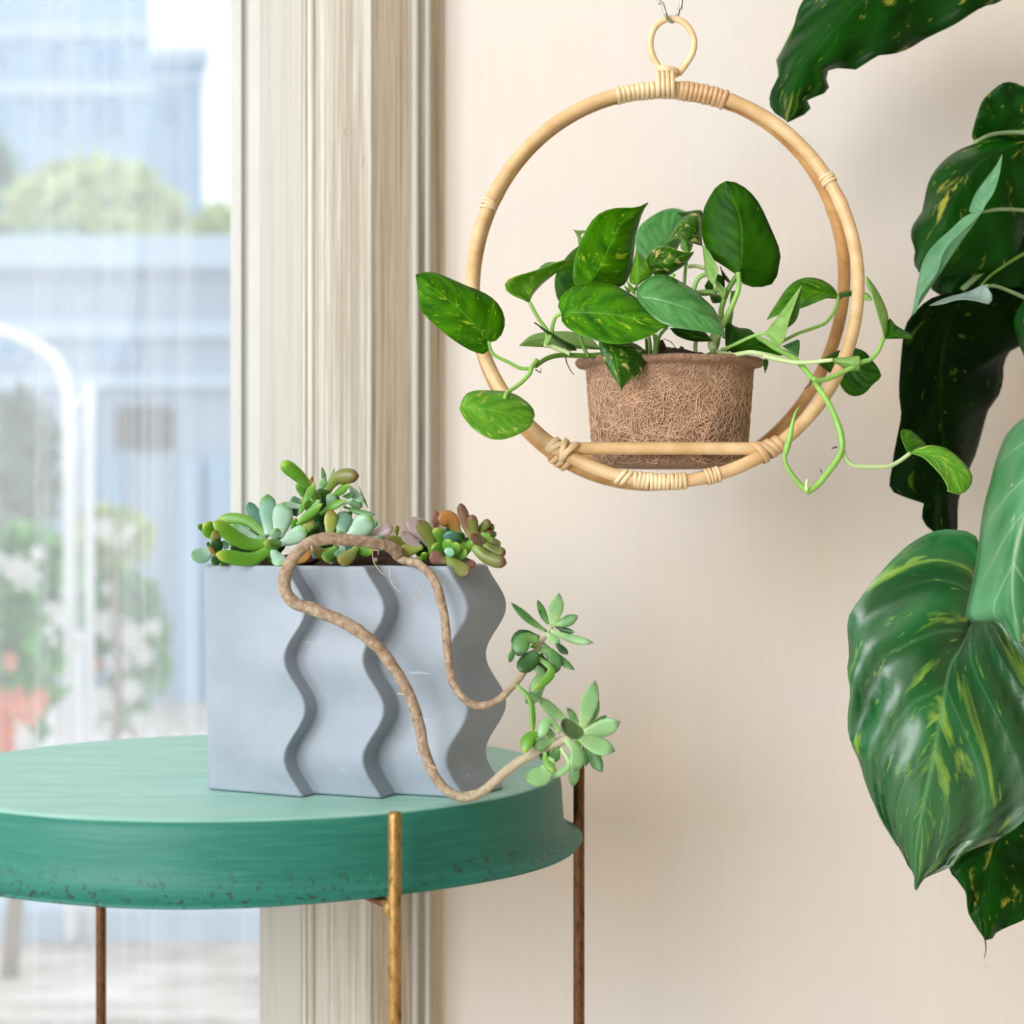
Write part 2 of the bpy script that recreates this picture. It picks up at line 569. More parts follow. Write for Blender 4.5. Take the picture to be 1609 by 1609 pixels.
M['pothos_pale'] = m_leaf('pothos_leaf_underside', srgb(128, 180, 82), srgb(166, 204, 118), srgb(190, 220, 140), 0.64, 0.75, 0.5, 0.35, 0.2, srgb(196, 224, 160), spec=.3)
M['pothos_var'] = m_leaf('pothos_leaf_variegated', srgb(28, 78, 6), srgb(60, 124, 16), srgb(222, 214, 128), 0.56, 0.62, 0.34, 0.2, 0.1, srgb(130, 176, 50), q_scale=5.0, spec=.35)
M['stalk'] = plain('green_stalk', srgb(140, 190, 90), 0.4, 0, 0.15, 60)
M['stalk_pale'] = plain('pale_green_stalk', srgb(190, 214, 150), 0.4, 0, 0.12, 60)
M['stalk_dark'] = plain('shaded_green_stalk', srgb(98, 140, 50), 0.45, 0, 0.2, 60)
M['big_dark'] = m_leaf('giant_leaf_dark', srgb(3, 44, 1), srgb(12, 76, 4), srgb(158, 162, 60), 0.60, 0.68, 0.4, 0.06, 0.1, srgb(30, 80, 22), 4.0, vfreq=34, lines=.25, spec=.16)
M['big_shaded'] = m_leaf('giant_leaf_shaded', srgb(3, 20, 2), srgb(7, 34, 3), srgb(74, 106, 30), 0.66, 0.74, 0.5, 0.04, 0.1, srgb(26, 52, 14), 6.0, vfreq=34, lines=.15, spec=.05)  # leaf hanging in shadow: its shade is painted in as near-black green
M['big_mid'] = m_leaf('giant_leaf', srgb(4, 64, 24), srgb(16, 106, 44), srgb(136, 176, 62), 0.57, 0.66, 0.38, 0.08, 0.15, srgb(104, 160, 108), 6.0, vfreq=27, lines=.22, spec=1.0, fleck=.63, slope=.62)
M['big_light'] = m_leaf('giant_leaf_pale', srgb(44, 122, 66), srgb(104, 170, 122), srgb(222, 216, 150), 0.62, 0.66, 0.36, 0.2, 0.12, srgb(190, 218, 176), 3.0, vfreq=30, lines=.3, fleck=.7)
M['big_under'] = m_leaf('giant_leaf_underside', srgb(84, 146, 100), srgb(124, 176, 136), srgb(170, 206, 150), 0.7, 0.8, 0.5, 0.2, 0.15, srgb(160, 200, 160), 6.0, spec=.3)
M['big_grey'] = m_leaf('giant_leaf_greyed', srgb(120, 146, 136), srgb(156, 178, 168), srgb(180, 200, 180), 0.7, 0.8, 0.5, 0.1, 0.15, srgb(180, 200, 190), 6.0, spec=.3)
M['big_stalk'] = plain('grey_green_stalk', srgb(138, 168, 116), 0.45, 0, 0.15, 50)

SB = {
    'blue': (srgb(176, 206, 186), srgb(124, 170, 146), srgb(84, 140, 60)),
    'pale': (srgb(182, 210, 192), srgb(160, 196, 172), srgb(104, 152, 66)),
    'green': (srgb(126, 176, 96), srgb(96, 150, 50), srgb(140, 166, 60)),
    'bright': (srgb(112, 166, 60), srgb(88, 146, 32), srgb(152, 176, 60)),
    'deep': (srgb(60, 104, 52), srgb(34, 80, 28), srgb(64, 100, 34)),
    'teal': (srgb(118, 160, 144), srgb(84, 132, 116), srgb(66, 112, 82)),
    'olive': (srgb(128, 156, 70), srgb(112, 120, 54), srgb(108, 72, 50)),
    'yellow': (srgb(146, 174, 84), srgb(158, 168, 82), srgb(140, 116, 56)),
    'brown': (srgb(128, 144, 80), srgb(126, 92, 68), srgb(96, 58, 48)),
    'mauve': (srgb(160, 170, 150), srgb(176, 160, 160), srgb(136, 104, 104)),
    'orange': (srgb(160, 152, 76), srgb(170, 118, 60), srgb(140, 84, 44)),
    'pink': (srgb(170, 156, 120), srgb(154, 112, 98), srgb(132, 82, 74)),
    'sage': (srgb(170, 206, 140), srgb(132, 178, 118), srgb(74, 84, 64)),
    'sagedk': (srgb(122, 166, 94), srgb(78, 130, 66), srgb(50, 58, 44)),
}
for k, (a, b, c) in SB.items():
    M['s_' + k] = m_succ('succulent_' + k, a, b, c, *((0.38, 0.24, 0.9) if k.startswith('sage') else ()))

# ------------------------------------------------------------------ the setting
YW = 1.56
wall = box('wall_back', (X(696, YW), YW, -0.0), (2.6, YW + 0.12, 2.7), M['wall'])
tag(wall, 'cream and peach brush-painted wall behind the hanging hoop', kind='structure')
fl = box('floor', (-2.6, -3.0, -0.05), (2.6, 1.72, 0.0), M['floor'])
tag(fl, 'wooden floor under the table', kind='structure')
M['room'] = plain('room_plaster', srgb(232, 230, 226), 0.8, 0, 0.03, 3)
M['room_brown'] = plain('low_bounce_brown', srgb(150, 132, 108), 0.7, 0, 0.08, 3)  # brown put on the unseen right and rear walls to cut their bounce
tag(box('wall_right', (2.6, -3.0, 0.0), (2.7, 1.68, 2.7), M['room_brown']), kind='structure')
tag(box('wall_rear', (-2.7, -3.1, 0.0), (2.7, -3.0, 2.7), M['room_brown']), kind='structure')
tag(box('ceiling', (-2.7, -3.1, 2.7), (2.7, 1.68, 2.8), M['room']), kind='structure')
bm = bmesh.new()      # unseen left wall; wide opening added to let sky light in
for lo, hi in (((-2.7, -3.0, 0.0), (-2.6, -1.5, 2.7)), ((-2.7, -1.5, 0.0), (-2.6, 1.3, 0.45)), ((-2.7, -1.5, 2.5), (-2.6, 1.3, 2.7)), ((-2.7, 1.3, 0.0), (-2.6, 1.56, 2.7)), ((-2.7, 1.56, 0.0), (-1.6, 1.68, 2.7))):
    add_box(bm, lo, hi)
tag(bm_obj('wall_left', bm, M['room']), kind='structure')

def prism_z(name, plan, z0, z1, mat, parent, smooth=False, nz=2):
    """extrude a closed plan polygon (x, y) upwards"""
    n = len(plan)
    v, f = [], []
    for k in range(nz):
        z = z0 + (z1 - z0) * k / (nz - 1)
        v += [(p[0], p[1], z) for p in plan]
    for k in range(nz - 1):
        for i in range(n):
            j = (i + 1) % n
            f.append((k * n + i, k * n + j, (k + 1) * n + j, (k + 1) * n + i))
    f.append(tuple(range(n - 1, -1, -1)))
    f.append(tuple((nz - 1) * n + i for i in range(n)))
    o = mesh_obj(name, v, f, mat, parent, smooth)
    bm = bmesh.new(); bm.from_mesh(o.data)
    bmesh.ops.recalc_face_normals(bm, faces=bm.faces)
    bm.to_mesh(o.data); bm.free()
    return o

def xp(px, y=YW):
    return X(px, y)

trim = thing('trim_1', 'cream painted wooden window casing with ridged mouldings', None, None, 'structure')
ZT, ZB = 2.7, 0.0
def bead(px0, px1, yf, yb):
    a, b = xp(px0, yf), xp(px1, yf)
    c, r = (a + b) / 2, (b - a) / 2
    pl = [(a, yb)] + [(c - r * math.cos(t), yf + r - r * math.sin(t)) for t in [math.pi * i / 8 for i in range(9)]] + [(b, yb)]
    return pl
# inner smooth board, small ridges, grained face, splayed grained side, beads, cove against the wall
prism_z('jamb_board', [(xp(408, 1.515), 1.515), (xp(474, 1.512), 1.512), (xp(474, 1.512), 1.66), (xp(408, 1.515), 1.66)], ZB, ZT, M['trim_smooth'], trim)
prism_z('ridge_moulding', bead(474.5, 482, 1.506, 1.60), ZB, ZT, M['trim'], trim, False)
prism_z('ridge_moulding', bead(482.5, 494, 1.502, 1.60), ZB, ZT, M['trim'], trim, False)
prism_z('casing_board', [(xp(494.5, 1.503), 1.503), (xp(583, 1.508), 1.508), (xp(587, 1.511), 1.511), (xp(587, 1.511), 1.60), (xp(494.5, 1.503), 1.60)], ZB, ZT, M['trim'], trim)
prism_z('splayed_board', [(xp(587.2, 1.511), 1.511), (xp(648, 1.540), 1.540), (xp(648, 1.540), 1.62), (xp(587.2, 1.511), 1.62)], ZB, ZT, M['trim_grain'], trim)
prism_z('bead_moulding', bead(647, 658.5, 1.532, 1.60), ZB, ZT, M['trim_smooth'], trim, False)
prism_z('groove_strip', [(xp(658.5, 1.539), 1.539), (xp(667, 1.541), 1.541), (xp(667, 1.541), 1.60), (xp(658.5, 1.539), 1.60)], ZB, ZT, M['trim_grain'], trim)
prism_z('bead_moulding', bead(667, 677.5, 1.537, 1.60), ZB, ZT, M['trim_smooth'], trim, False)
cove = [(xp(677.5, 1.543), 1.546)] + [(xp(677.5 + 21 * t, 1.55), 1.5465 + 0.0132 * (1 - (1 - t) ** 2) ** 0.8) for t in [i / 8 for i in range(1, 9)]] + [(xp(699, YW), 1.60), (xp(677.5, 1.543), 1.60)]
prism_z('cove_moulding', cove, ZB, ZT, M['trim_grain'], trim)

win = thing('window_1', 'tall white-framed window with pale-streaked glass looking onto a garden', None, None, 'structure')
ZTR = 0.545
YG = 1.64
st = [(xp(362, 1.60), 1.60), (xp(379, 1.60), 1.60), (xp(381, 1.605), 1.606), (xp(389, 1.605), 1.606), (xp(391, 1.59), 1.588), (xp(410, 1.59), 1.588), (xp(410, 1.59), 1.67), (xp(362, 1.60), 1.67)]
prism_z('sash_stile', st, ZTR - 0.03, ZT, M['sash'], win)
box('transom_rail', (-1.6, 1.585, ZTR - 0.05), (xp(408, 1.59), 1.665, ZTR), M['sash'], win, 0.002)
box('bottom_rail', (-1.6, 1.60, 0.0), (xp(412, 1.60), 1.665, 0.06), M['sash'], win, 0.002)
box('window_pane', (-1.6, YG, ZTR), (xp(364, YG), YG + 0.004, ZT), M['glass'], win)
box('window_pane', (-1.6, YG, 0.06), (xp(414, YG), YG + 0.004, ZTR - 0.05), M['glass'], win)

# ------------------------------------------------------------------ outside
ZG = -0.15
M['patio'] = (lambda t: (t.base(t.ramp(t.noise(t.coords((1, 2.4, 1)), 3.2, 5, 0.65), [(0.36, srgb(160, 150, 138)), (0.5, srgb(206, 198, 188)), (0.65, srgb(234, 228, 220))])), t.rough(0.85), t.m)[2])(NT('pale_paving'))
gr = box('ground', (-16, 1.75, ZG - 0.1), (8, 40, ZG), M['patio'])
tag(gr, 'pale paved yard outside the window', kind='structure')

M['bwall'] = plain('pale_blue_render', srgb(160, 192, 218), 0.8, 0, 0.05, 1.5)
M['bband'] = plain('white_band', srgb(186, 208, 226), 0.8, 0, 0.03, 2)
M['bpane'] = plain('blue_window_glass', srgb(128, 168, 204), 0.15, 0, 0.1, 1)
M['bgrey'] = plain('grey_shed_cladding', srgb(170, 188, 206), 0.7, 0, 0.05, 2)
M['bdark'] = plain('dark_shed_opening', srgb(96, 98, 96), 0.7, 0, 0.2, 2)
M['wmetal'] = plain('white_enamel', srgb(246, 248, 250), 0.35, 0, 0.02, 5)
M['fol1'] = plain('hedge_green', srgb(96, 164, 74), 0.6, 0, 0.35, 9)
M['fol2'] = plain('yellow_green_foliage', srgb(196, 212, 150), 0.6, 0, 0.25, 4)
M['fol3'] = plain('blue_green_foliage', srgb(130, 176, 158), 0.6, 0, 0.3, 5)
M['fol4'] = plain('dull_grey_green_foliage', srgb(104, 128, 104), 0.6, 0, 0.35, 5)
M['trunk'] = plain('pale_bark', srgb(150, 136, 120), 0.8)
M['fl_orange'] = plain('orange_petal', srgb(244, 110, 52), 0.6, 0, 0.1)
M['fl_white'] = plain('white_petal', srgb(250, 248, 246), 0.6, 0, 0.02)
M['fl_pink'] = plain('coral_petal', srgb(240, 160, 130), 0.6, 0, 0.05)

def house(name, label, px0, px1, py0, D, depth, bands, wins, wall_m, band_m):
    h = thing(name, label, 'building')
    x0, x1, z1 = X(px0, D), X(px1, D), Zz(py0, D)
    xb = x1 * (D + depth) / D - 0.25          # the gable end runs back and away to the left
    prism_z('wall', [(x0, D), (x1, D), (xb, D + depth), (x0, D + depth)], ZG, z1, wall_m, h)
    prism_z('roof', [(x0 - .12, D - .12), (x1 + .1, D - .12), (xb + .1, D + depth), (x0 - .12, D + depth)], z1, z1 + 0.16, band_m, h)
    for py, th in bands:
        zz = Zz(py, D)
        box('band', (x0, D - 0.06, zz - th), (x1 + 0.02, D + 0.05, zz), band_m, h, 0.01)
    for (a, b, c, d) in wins:
        fr = box('window', (X(a, D), D - 0.03, Zz(d, D)), (X(b, D), D + 0.05, Zz(c, D)), band_m, h, 0.01)
        w = 0.04 * (X(b, D) - X(a, D)) + 0.02
        box('pane', (X(a, D) + w, D - 0.05, Zz(d, D) + w), (X(b, D) - w, D, Zz(c, D) - w), M['bpane'], fr)
    return h
house('apartment_building', 'pale blue building beyond the garden with a stepped white skyline', -220, 236, -160, 16, 5,
      [(40, 0.12), (130, 0.12)], [(-60, 20, 60, 118), (60, 110, 62, 120), (140, 205, 62, 120), (60, 115, 150, 215), (140, 205, 150, 215), (-60, 25, 150, 215)], M['bwall'], M['bband'])
house('low_annexe', 'lower blue wing of the building beside the white sky', 222, 318, 100, 22.5, 3, [(120, 0.1)], [(250, 290, 140, 200)], M['bwall'], M['bband'])
house('garden_shed', 'long grey shed with dark openings behind the white railing', -150, 900, 425, 9.5, 1.6,
      [(505, 0.09), (590, 0.07)], [(150, 215, 520, 575), (-60, 40, 520, 575)], M['bgrey'], M['bband'])
sh = [o for o in COL.objects if o.name == 'garden_shed'][0]
for a, b, c, d in ((185, 272, 640, 705), (20, 80, 640, 700), (-90, -10, 640, 700)):
    box('opening', (X(a, 9.5), 9.46, Zz(d, 9.5)), (X(b, 9.5), 9.52, Zz(c, 9.5)), M['bdark'], sh)
for a in (160, 285, 330, 480, 640):
    box('door_panel', (X(a, 9.5), 9.44, ZG), (X(a + 34, 9.5), 9.5, Zz(720, 9.5)), M['bwall'], sh, 0.01)

def foliage(name, c, rad, n, size, mat, parent, seed):
    rng = random.Random(seed)
    v, f = [], []
    for i in range(n):
        while True:
            p = Vector((rng.uniform(-1, 1), rng.uniform(-1, 1), rng.uniform(-1, 1)))
            if 0.35 < p.length < 1: break
        p = Vector((p.x * rad[0], p.y * rad[1], p.z * rad[2])) + Vector(c)
        a = Vector((rng.gauss(0, 1), rng.gauss(0, 1), rng.gauss(0, 1))).normalized()
        b = a.orthogonal().normalized()
        b = (b + a.cross(b) * rng.uniform(-2, 2)).normalized()
        cc = a.cross(b)
        s = size * rng.uniform(0.6, 1.3)
        k = len(v)
        v += [p - b * s, p + cc * s * 0.5, p + b * s, p - cc * s * 0.5]
        f.append((k, k + 1, k + 2, k + 3))
    o = mesh_obj(name, v, f, mat, parent)
    return tag(o, kind='stuff')

def tree(name, label, px, py, D, rx, rz, mat, n, size, seed, group=None):
    t = thing(name, label, 'tree', group)
    c = P(px, py, D)
    R_x, R_z = rx / FPX * D, rz / FPX * D
    foliage('foliage', c, (R_x, R_x * 0.8, R_z), n, size, mat, t, seed)
    tube('trunk', [Vector((c.x, c.y, ZG)), Vector((c.x + 0.03, c.y, (c.z + ZG) / 2)), c], [0.07, 0.05, 0.02], M['trunk'], t, 10, 8)
    return t
tree('garden_tree', 'yellow-green tree in front of the pale blue building', 150, 330, 13.0, 125, 70, M['fol2'], 700, 0.16, 1)
tree('garden_tree', 'dark blue-green tree at the left edge of the window', -30, 300, 14.2, 60, 90, M['fol3'], 500, 0.15, 2)
tree('garden_tree', 'small blue-green tree low between building and shed', 75, 400, 11.75, 60, 28, M['fol3'], 400, 0.12, 3)
tree('garden_tree', 'pale green bushy tree on the far right of the view outside', 350, 380, 14.5, 55, 50, M['fol2'], 300, 0.14, 5)

# white tubular handrail and post
rail = thing('garden_handrail', 'curved white tubular handrail outside the window', 'handrail')
D = 4.2
tube('rail_tube', [P(-260, 500, D), P(-60, 508, D), P(10, 522, D), P(62, 545, D), P(95, 578, D), P(108, 640, D), P(110, 800, D), Vector((X(112, D), D, ZG))],
     0.014, M['wmetal'], rail, 60, 10)
tube('post', [P(141, 600, D), P(141, 900, D), Vector((X(142, D), D, ZG))], 0.010, M['wmetal'], rail, 10, 10)
tube('cross_bar', [P(108, 640, D), P(141, 615, D)], 0.009, M['wmetal'], rail, 6, 8)
tube('cross_bar', [P(110, 1010, D), P(141, 1005, D)], 0.012, M['wmetal'], rail, 6, 8)

fence = thing('picket_fence', 'low white picket fence at the edge of the paved yard', 'fence')
D = 4.6
z_t, z_b = Zz(1165, D), Zz(1425, D)
box('rail', (X(-260, D), D, z_t - 0.09), (X(650, D), D + 0.03, z_t - 0.05), M['wmetal'], fence, 0.004)
box('rail', (X(-260, D), D, z_b + 0.02), (X(650, D), D + 0.03, z_b + 0.06), M['wmetal'], fence, 0.004)
for i in range(23):
    a = -255 + i * 40
    tp = z_t if i not in (8, 9) else Zz(1000, D)
    x0, x1 = X(a, D), X(a + 24, D)
    prism = [(x0, z_b - 0.02), (x1, z_b - 0.02), (x1, tp), ((x0 + x1) / 2, tp + 0.025), (x0, tp)]
    v = [(p[0], D - 0.018, p[1]) for p in prism] + [(p[0], D - 0.001, p[1]) for p in prism]
    f = [(0, 1, 2, 3, 4), (9, 8, 7, 6, 5)] + [(i2, (i2 + 1) % 5 + 0, (i2 + 1) % 5 + 5, i2 + 5) for i2 in range(5)]
    mesh_obj('picket', v, f, M['wmetal'], fence, False)
kb = box('kerb', (X(-300, 4.3), 4.22, ZG), (X(900, 4.3), 4.36, ZG + 0.07), M['bband'])
tag(kb, 'white kerb along the edge of the paved yard', 'kerb')

# flowering bushes
def flower_mesh(name, mat, r):
    v, f = [Vector((0, -0.2 * r, 0))], []
    for k in range(6):
        a = 2 * math.pi * k / 6
        for da, rr, yy in ((-0.42, 0.7, -0.1), (0, 1.0, -0.35), (0.42, 0.7, -0.1)):
            v.append(Vector((math.cos(a + da) * r * rr, yy * r, math.sin(a + da) * r * rr)))
        b = 1 + 3 * k
        f += [(0, b, b + 1), (0, b + 1, b + 2)]
    me = bpy.data.meshes.new(name)
    me.from_pydata([tuple(q) for q in v], [], f)
    me.materials.append(mat)
    me.polygons.foreach_set('use_smooth', [True] * len(me.polygons))
    return me
FM = {k: flower_mesh('blossom', M['fl_' + k], 0.035) for k in ('orange', 'white', 'pink')}
def bush(label, px, py, D, rx, rz, mat, n, blossoms, seed, size=0.045):
    t = thing('flowering_bush' if blossoms else 'leafy_shrub', label, 'bush')
    c = P(px, py, D)
    R_x, R_z = rx / FPX * D, rz / FPX * D
    foliage('foliage', c, (R_x, R_x * 0.6, R_z), n, size, mat, t, seed)
    tube('stem', [Vector((c.x, c.y, ZG)), Vector((c.x + 0.02, c.y, (c.z + ZG) / 2)), c], [0.02, 0.015, 0.01], M['trunk'], t, 8, 6)
    rng = random.Random(seed + 50)
    for (bx, by, colr, sc) in blossoms:
        o = bpy.data.objects.new('blossom', FM[colr])
        link(o, t)
        o.location = P(bx, by, D - R_x * 0.62)
        o.scale = (sc, sc, sc)
        o.rotation_euler = (rng.uniform(-0.5, 0.5), rng.uniform(0, 6), rng.uniform(-0.5, 0.5))
    return t
bush('leafy bush with orange and coral blossoms at the left edge outside', 15, 1060, 3.9, 75, 130, M['fol1'], 330,
     [(8, 1125, 'orange', 1.5), (25, 1100, 'pink', 1.0), (45, 1118, 'pink', 1.1), (-20, 1090, 'orange', 1.0), (5, 1160, 'orange', 1.2), (30, 1150, 'white', 0.9), (18, 1040, 'pink', 0.7), (62, 1100, 'orange', 0.7), (40, 1165, 'white', 0.8)], 11)
bush('green bush with large white blossoms behind the curved handrail', 40, 930, 5.0, 95, 110, M['fol1'], 420,
     [(40, 905, 'white', 1.4), (25, 890, 'white', 1.1), (88, 965, 'white', 1.2), (70, 1010, 'white', 0.9), (-5, 880, 'white', 1.0), (110, 930, 'white', 0.8), (60, 870, 'white', 0.7)], 12)
bush('bush dotted with white blossoms beside the planter outside', 195, 1010, 5.9, 70, 130, M['fol1'], 330,
     [(170, 980, 'white', 1.6), (205, 1000, 'white', 1.5), (185, 1040, 'white', 1.3), (225, 1030, 'white', 1.1), (160, 1100, 'white', 1.5), (205, 1085, 'white', 1.2), (150, 1045, 'pink', 0.8), (240, 985, 'white', 0.9), (175, 925, 'white', 0.9), (215, 1130, 'white', 0.8)], 13)
bush('grey-green shrub without flowers under the curve of the white handrail', 15, 740, 6.9, 80, 120, M['fol4'], 520, [], 21, 0.075)
bush('pale grey-green bush below the grey shed wall', 175, 845, 5.6, 60, 50, M['fol2'], 200,
     [(165, 830, 'white', 1.1), (185, 850, 'white', 1.0), (200, 835, 'white', 0.7)], 14)

# ------------------------------------------------------------------ the table
TD = 1.30
TC = P(383, 804.5, TD); TZ = CAMZ - 0.175
TC.z = TZ
tab = thing('side_table', 'round green painted metal tray table with thin brass legs', 'table')
prof = [(0.0005, -0.0006)] + [(0.05 * i, -0.0004) for i in range(1, 5)] + [(0.2075, 0.0), (0.2115, -0.0006), (0.2140, -0.0022), (0.2155, -0.005), (0.2165, -0.012), (0.2172, -0.024), (0.2180, -0.034),
        (0.2195, -0.039), (0.2225, -0.0425), (0.2265, -0.0445), (0.2292, -0.0452), (0.2300, -0.0462), (0.2292, -0.0472), (0.2262, -0.0466), (0.2215, -0.0446), (0.2180, -0.0405),
        (0.2160, -0.034), (0.2145, -0.006), (0.21, -0.004), (0.0005, -0.004)]
def warp(p, a):
    k = 1 + 0.0035 * math.sin(3 * a + 1.0) + 0.002 * math.sin(7 * a)
    return Vector((p.x * (k if p.z < -0.036 else 1), p.y * (k if p.z < -0.036 else 1), p.z + (0.0007 * math.sin(5 * a) if p.z < -0.03 else 0)))
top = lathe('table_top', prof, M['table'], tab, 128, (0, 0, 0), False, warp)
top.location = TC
for ang, m in ((29, 'brass'), (105, 'brass_dark'), (217, 'brass_dark'), (295, 'brass_dark')):
    a = math.radians(ang)
    d = Vector((math.sin(a), -math.cos(a), 0))
    short = ang == 217      # this leg stops under the tray
    c = TC + d * (0.2385 if not short else 0.226)
    LH = 0.6255 if not short else TZ - 0.0505
    pr = [(0.0005, 0), (0.004, 0), (0.004, LH), (0.0036, LH + .0027), (0.0026, LH + .0032), (0.0005, LH + .0032)]
    leg = lathe('leg', pr, M[m], tab, 16)
    leg.location = (c.x, c.y, 0)
    b0 = c + d * -0.003; b0.z = TZ - 0.0505
    b1 = Vector((TC.x, TC.y, TZ - 0.0525))
    tube('support_rod', [b0, b0.lerp(b1, 0.5), b1], 0.0030, M['brass_dark'], leg, 8, 8).matrix_parent_inverse = Matrix.Translation((-c.x, -c.y, 0))
    w = c + d * -0.004; w.z = TZ - 0.0520
    bm = bmesh.new()
    bmesh.ops.create_icosphere(bm, subdivisions=2, radius=0.0048)
    for v in bm.verts:
        v.co = Vector((v.co.x * 1.1, v.co.y * 1.1, v.co.z * 1.3)) + w
    bm_obj('weld', bm, M[m], leg, True).matrix_parent_inverse = Matrix.Translation((-c.x, -c.y, 0))

# ------------------------------------------------------------------ the wavy planter
PL = thing('wavy_planter', 'grey concrete planter with stepped wavy edges on the green table', 'planter')
Hd0, Hd1 = 0.0332, 0.175      # drop below the eye of the top rim and of the base
def plan_pt(px, D, amp):
    return (X(px, D), D, amp)
A = 0.0064
corners = [plan_pt(327, 1.2055, 0), plan_pt(463, 1.1706, A), plan_pt(482, 1.1850, A), plan_pt(587, 1.1650, A), plan_pt(611, 1.1838, A),
           plan_pt(718, 1.1670, A), plan_pt(780, 1.2080, A), plan_pt(770, 1.2400, A), plan_pt(352, 1.285, 0)]
def rounded(cs, r=0.0022, k=4):
    out = []
    n = len(cs)
    for i in range(n):
        p, a, b = Vector(cs[i][:2]), Vector(cs[i - 1][:2]), Vector(cs[(i + 1) % n][:2])
        d1, d2 = (a - p).normalized(), (b - p).normalized()
        s, e = p + d1 * r, p + d2 * r
        for j in range(k + 1):
            t = j / k
            q = s * (1 - t) ** 2 + p * 2 * t * (1 - t) + e * t * t
            out.append((q.x, q.y, cs[i][2]))
    # subdivide long sides
    res = []
    for i in range(len(out)):
        a, b = out[i], out[(i + 1) % len(out)]
        res.append(a)
        L = (Vector(a[:2]) - Vector(b[:2])).length
        m = int(L / 0.012)
        for j in range(1, m + 1):
            t = j / (m + 1)
            res.append(tuple(a[q] * (1 - t) + b[q] * t for q in range(3)))
    return res
ring = rounded(corners)
cx = sum(p[0] for p in ring) / len(ring); cy = sum(p[1] for p in ring) / len(ring)
def inset(p, k):
    d = Vector((cx - p[0], cy - p[1]))
    # scale towards the centre line, more in depth than along the length
    return (p[0] + d.x * k * 0.7, p[1] + d.y * k * 2.2, p[2])
def wave(drop):
    return math.cos(2 * math.pi * (drop - 0.0593) / 0.0615)
v, f = [], []
levels = []
NZ = 72
for i in range(NZ + 1):
    t = i / NZ
    drop = Hd1 + (Hd0 - Hd1) * t
    if i == 0: levels.append((drop, 0.012))
    ins = 0.0
    levels.append((drop if i > 0 else drop - 0.0012, ins))
levels[-1] = (Hd0 + 0.0014, 0.0)
levels.append((Hd0 + 0.0003, 0.008))
levels.append((Hd0, 0.02))
levels.append((Hd0, 0.10))
levels.append((Hd0 + 0.02, 0.12))
n = len(ring)
for drop, ins in levels:
    for p in ring:
        q = inset(p, ins) if ins else p
        lean = -0.0028 * (Hd1 - drop) / (Hd1 - Hd0) if p[2] == 0 else 0
        v.append((q[0] + q[2] * wave(drop) + lean, q[1], CAMZ - drop))
for i in range(len(levels) - 1):
    for j in range(n):
        k = (j + 1) % n
        f.append((i * n + j, i * n + k, (i + 1) * n + k, (i + 1) * n + j))
f.append(tuple(range(n - 1, -1, -1)))
body = mesh_obj('planter_body', v, f, M['concrete'], PL, True)
bm = bmesh.new(); bm.from_mesh(body.data)
bmesh.ops.recalc_face_normals(bm, faces=bm.faces)
bm.to_mesh(body.data); bm.free()
# soil filling
def soil_fan(name, outline, z, h, parent, mat, seed=0):
    """outline: list of (x, y); bumpy filled disc"""
    c = Vector((sum(p[0] for p in outline) / len(outline), sum(p[1] for p in outline) / len(outline)))
    v, f = [Vector((c.x, c.y, z + h))], []
    R = 12
    m = len(outline)
    for r in range(1, R + 1):
        t = r / R
        for p in outline:
            q = c.lerp(Vector(p[:2]), t)
            zz = z + h * (1 - t * t) + (mnoise.noise(Vector((q.x * 90, q.y * 90, seed))) * 0.006 + mnoise.noise(Vector((q.x * 260, q.y * 260, seed + 3))) * 0.003) * (1 - t ** 6)
            v.append(Vector((q.x, q.y, zz)))
    for j in range(m):
        f.append((0, 1 + j, 1 + (j + 1) % m))
    for r in range(R - 1):
        for j in range(m):
            a, b = 1 + r * m + j, 1 + r * m + (j + 1) % m
            f.append((a, a + m, b + m, b))
    return mesh_obj(name, v, f, mat, parent)
so = [inset(p, 0.112) for p in ring]
soil_fan('soil', [(p[0] - p[2], p[1]) for p in so], CAMZ - Hd0 - 0.004, 0.011, PL, M['soil'])
for (px, py, D, r) in ((522, 882, 1.185, 0.0022), (405, 885, 1.20, 0.0018), (640, 881, 1.19, 0.002), (590, 880, 1.19, 0.0016)):
    bm = bmesh.new()
    bmesh.ops.create_icosphere(bm, subdivisions=2, radius=r)
    rr = random.Random(px)
    for w in bm.verts:
        w.co = w.co * rr.uniform(0.75, 1.2) + P(px, py, D)
    bm_obj('perlite_grain', bm, M['sash'], PL, True)

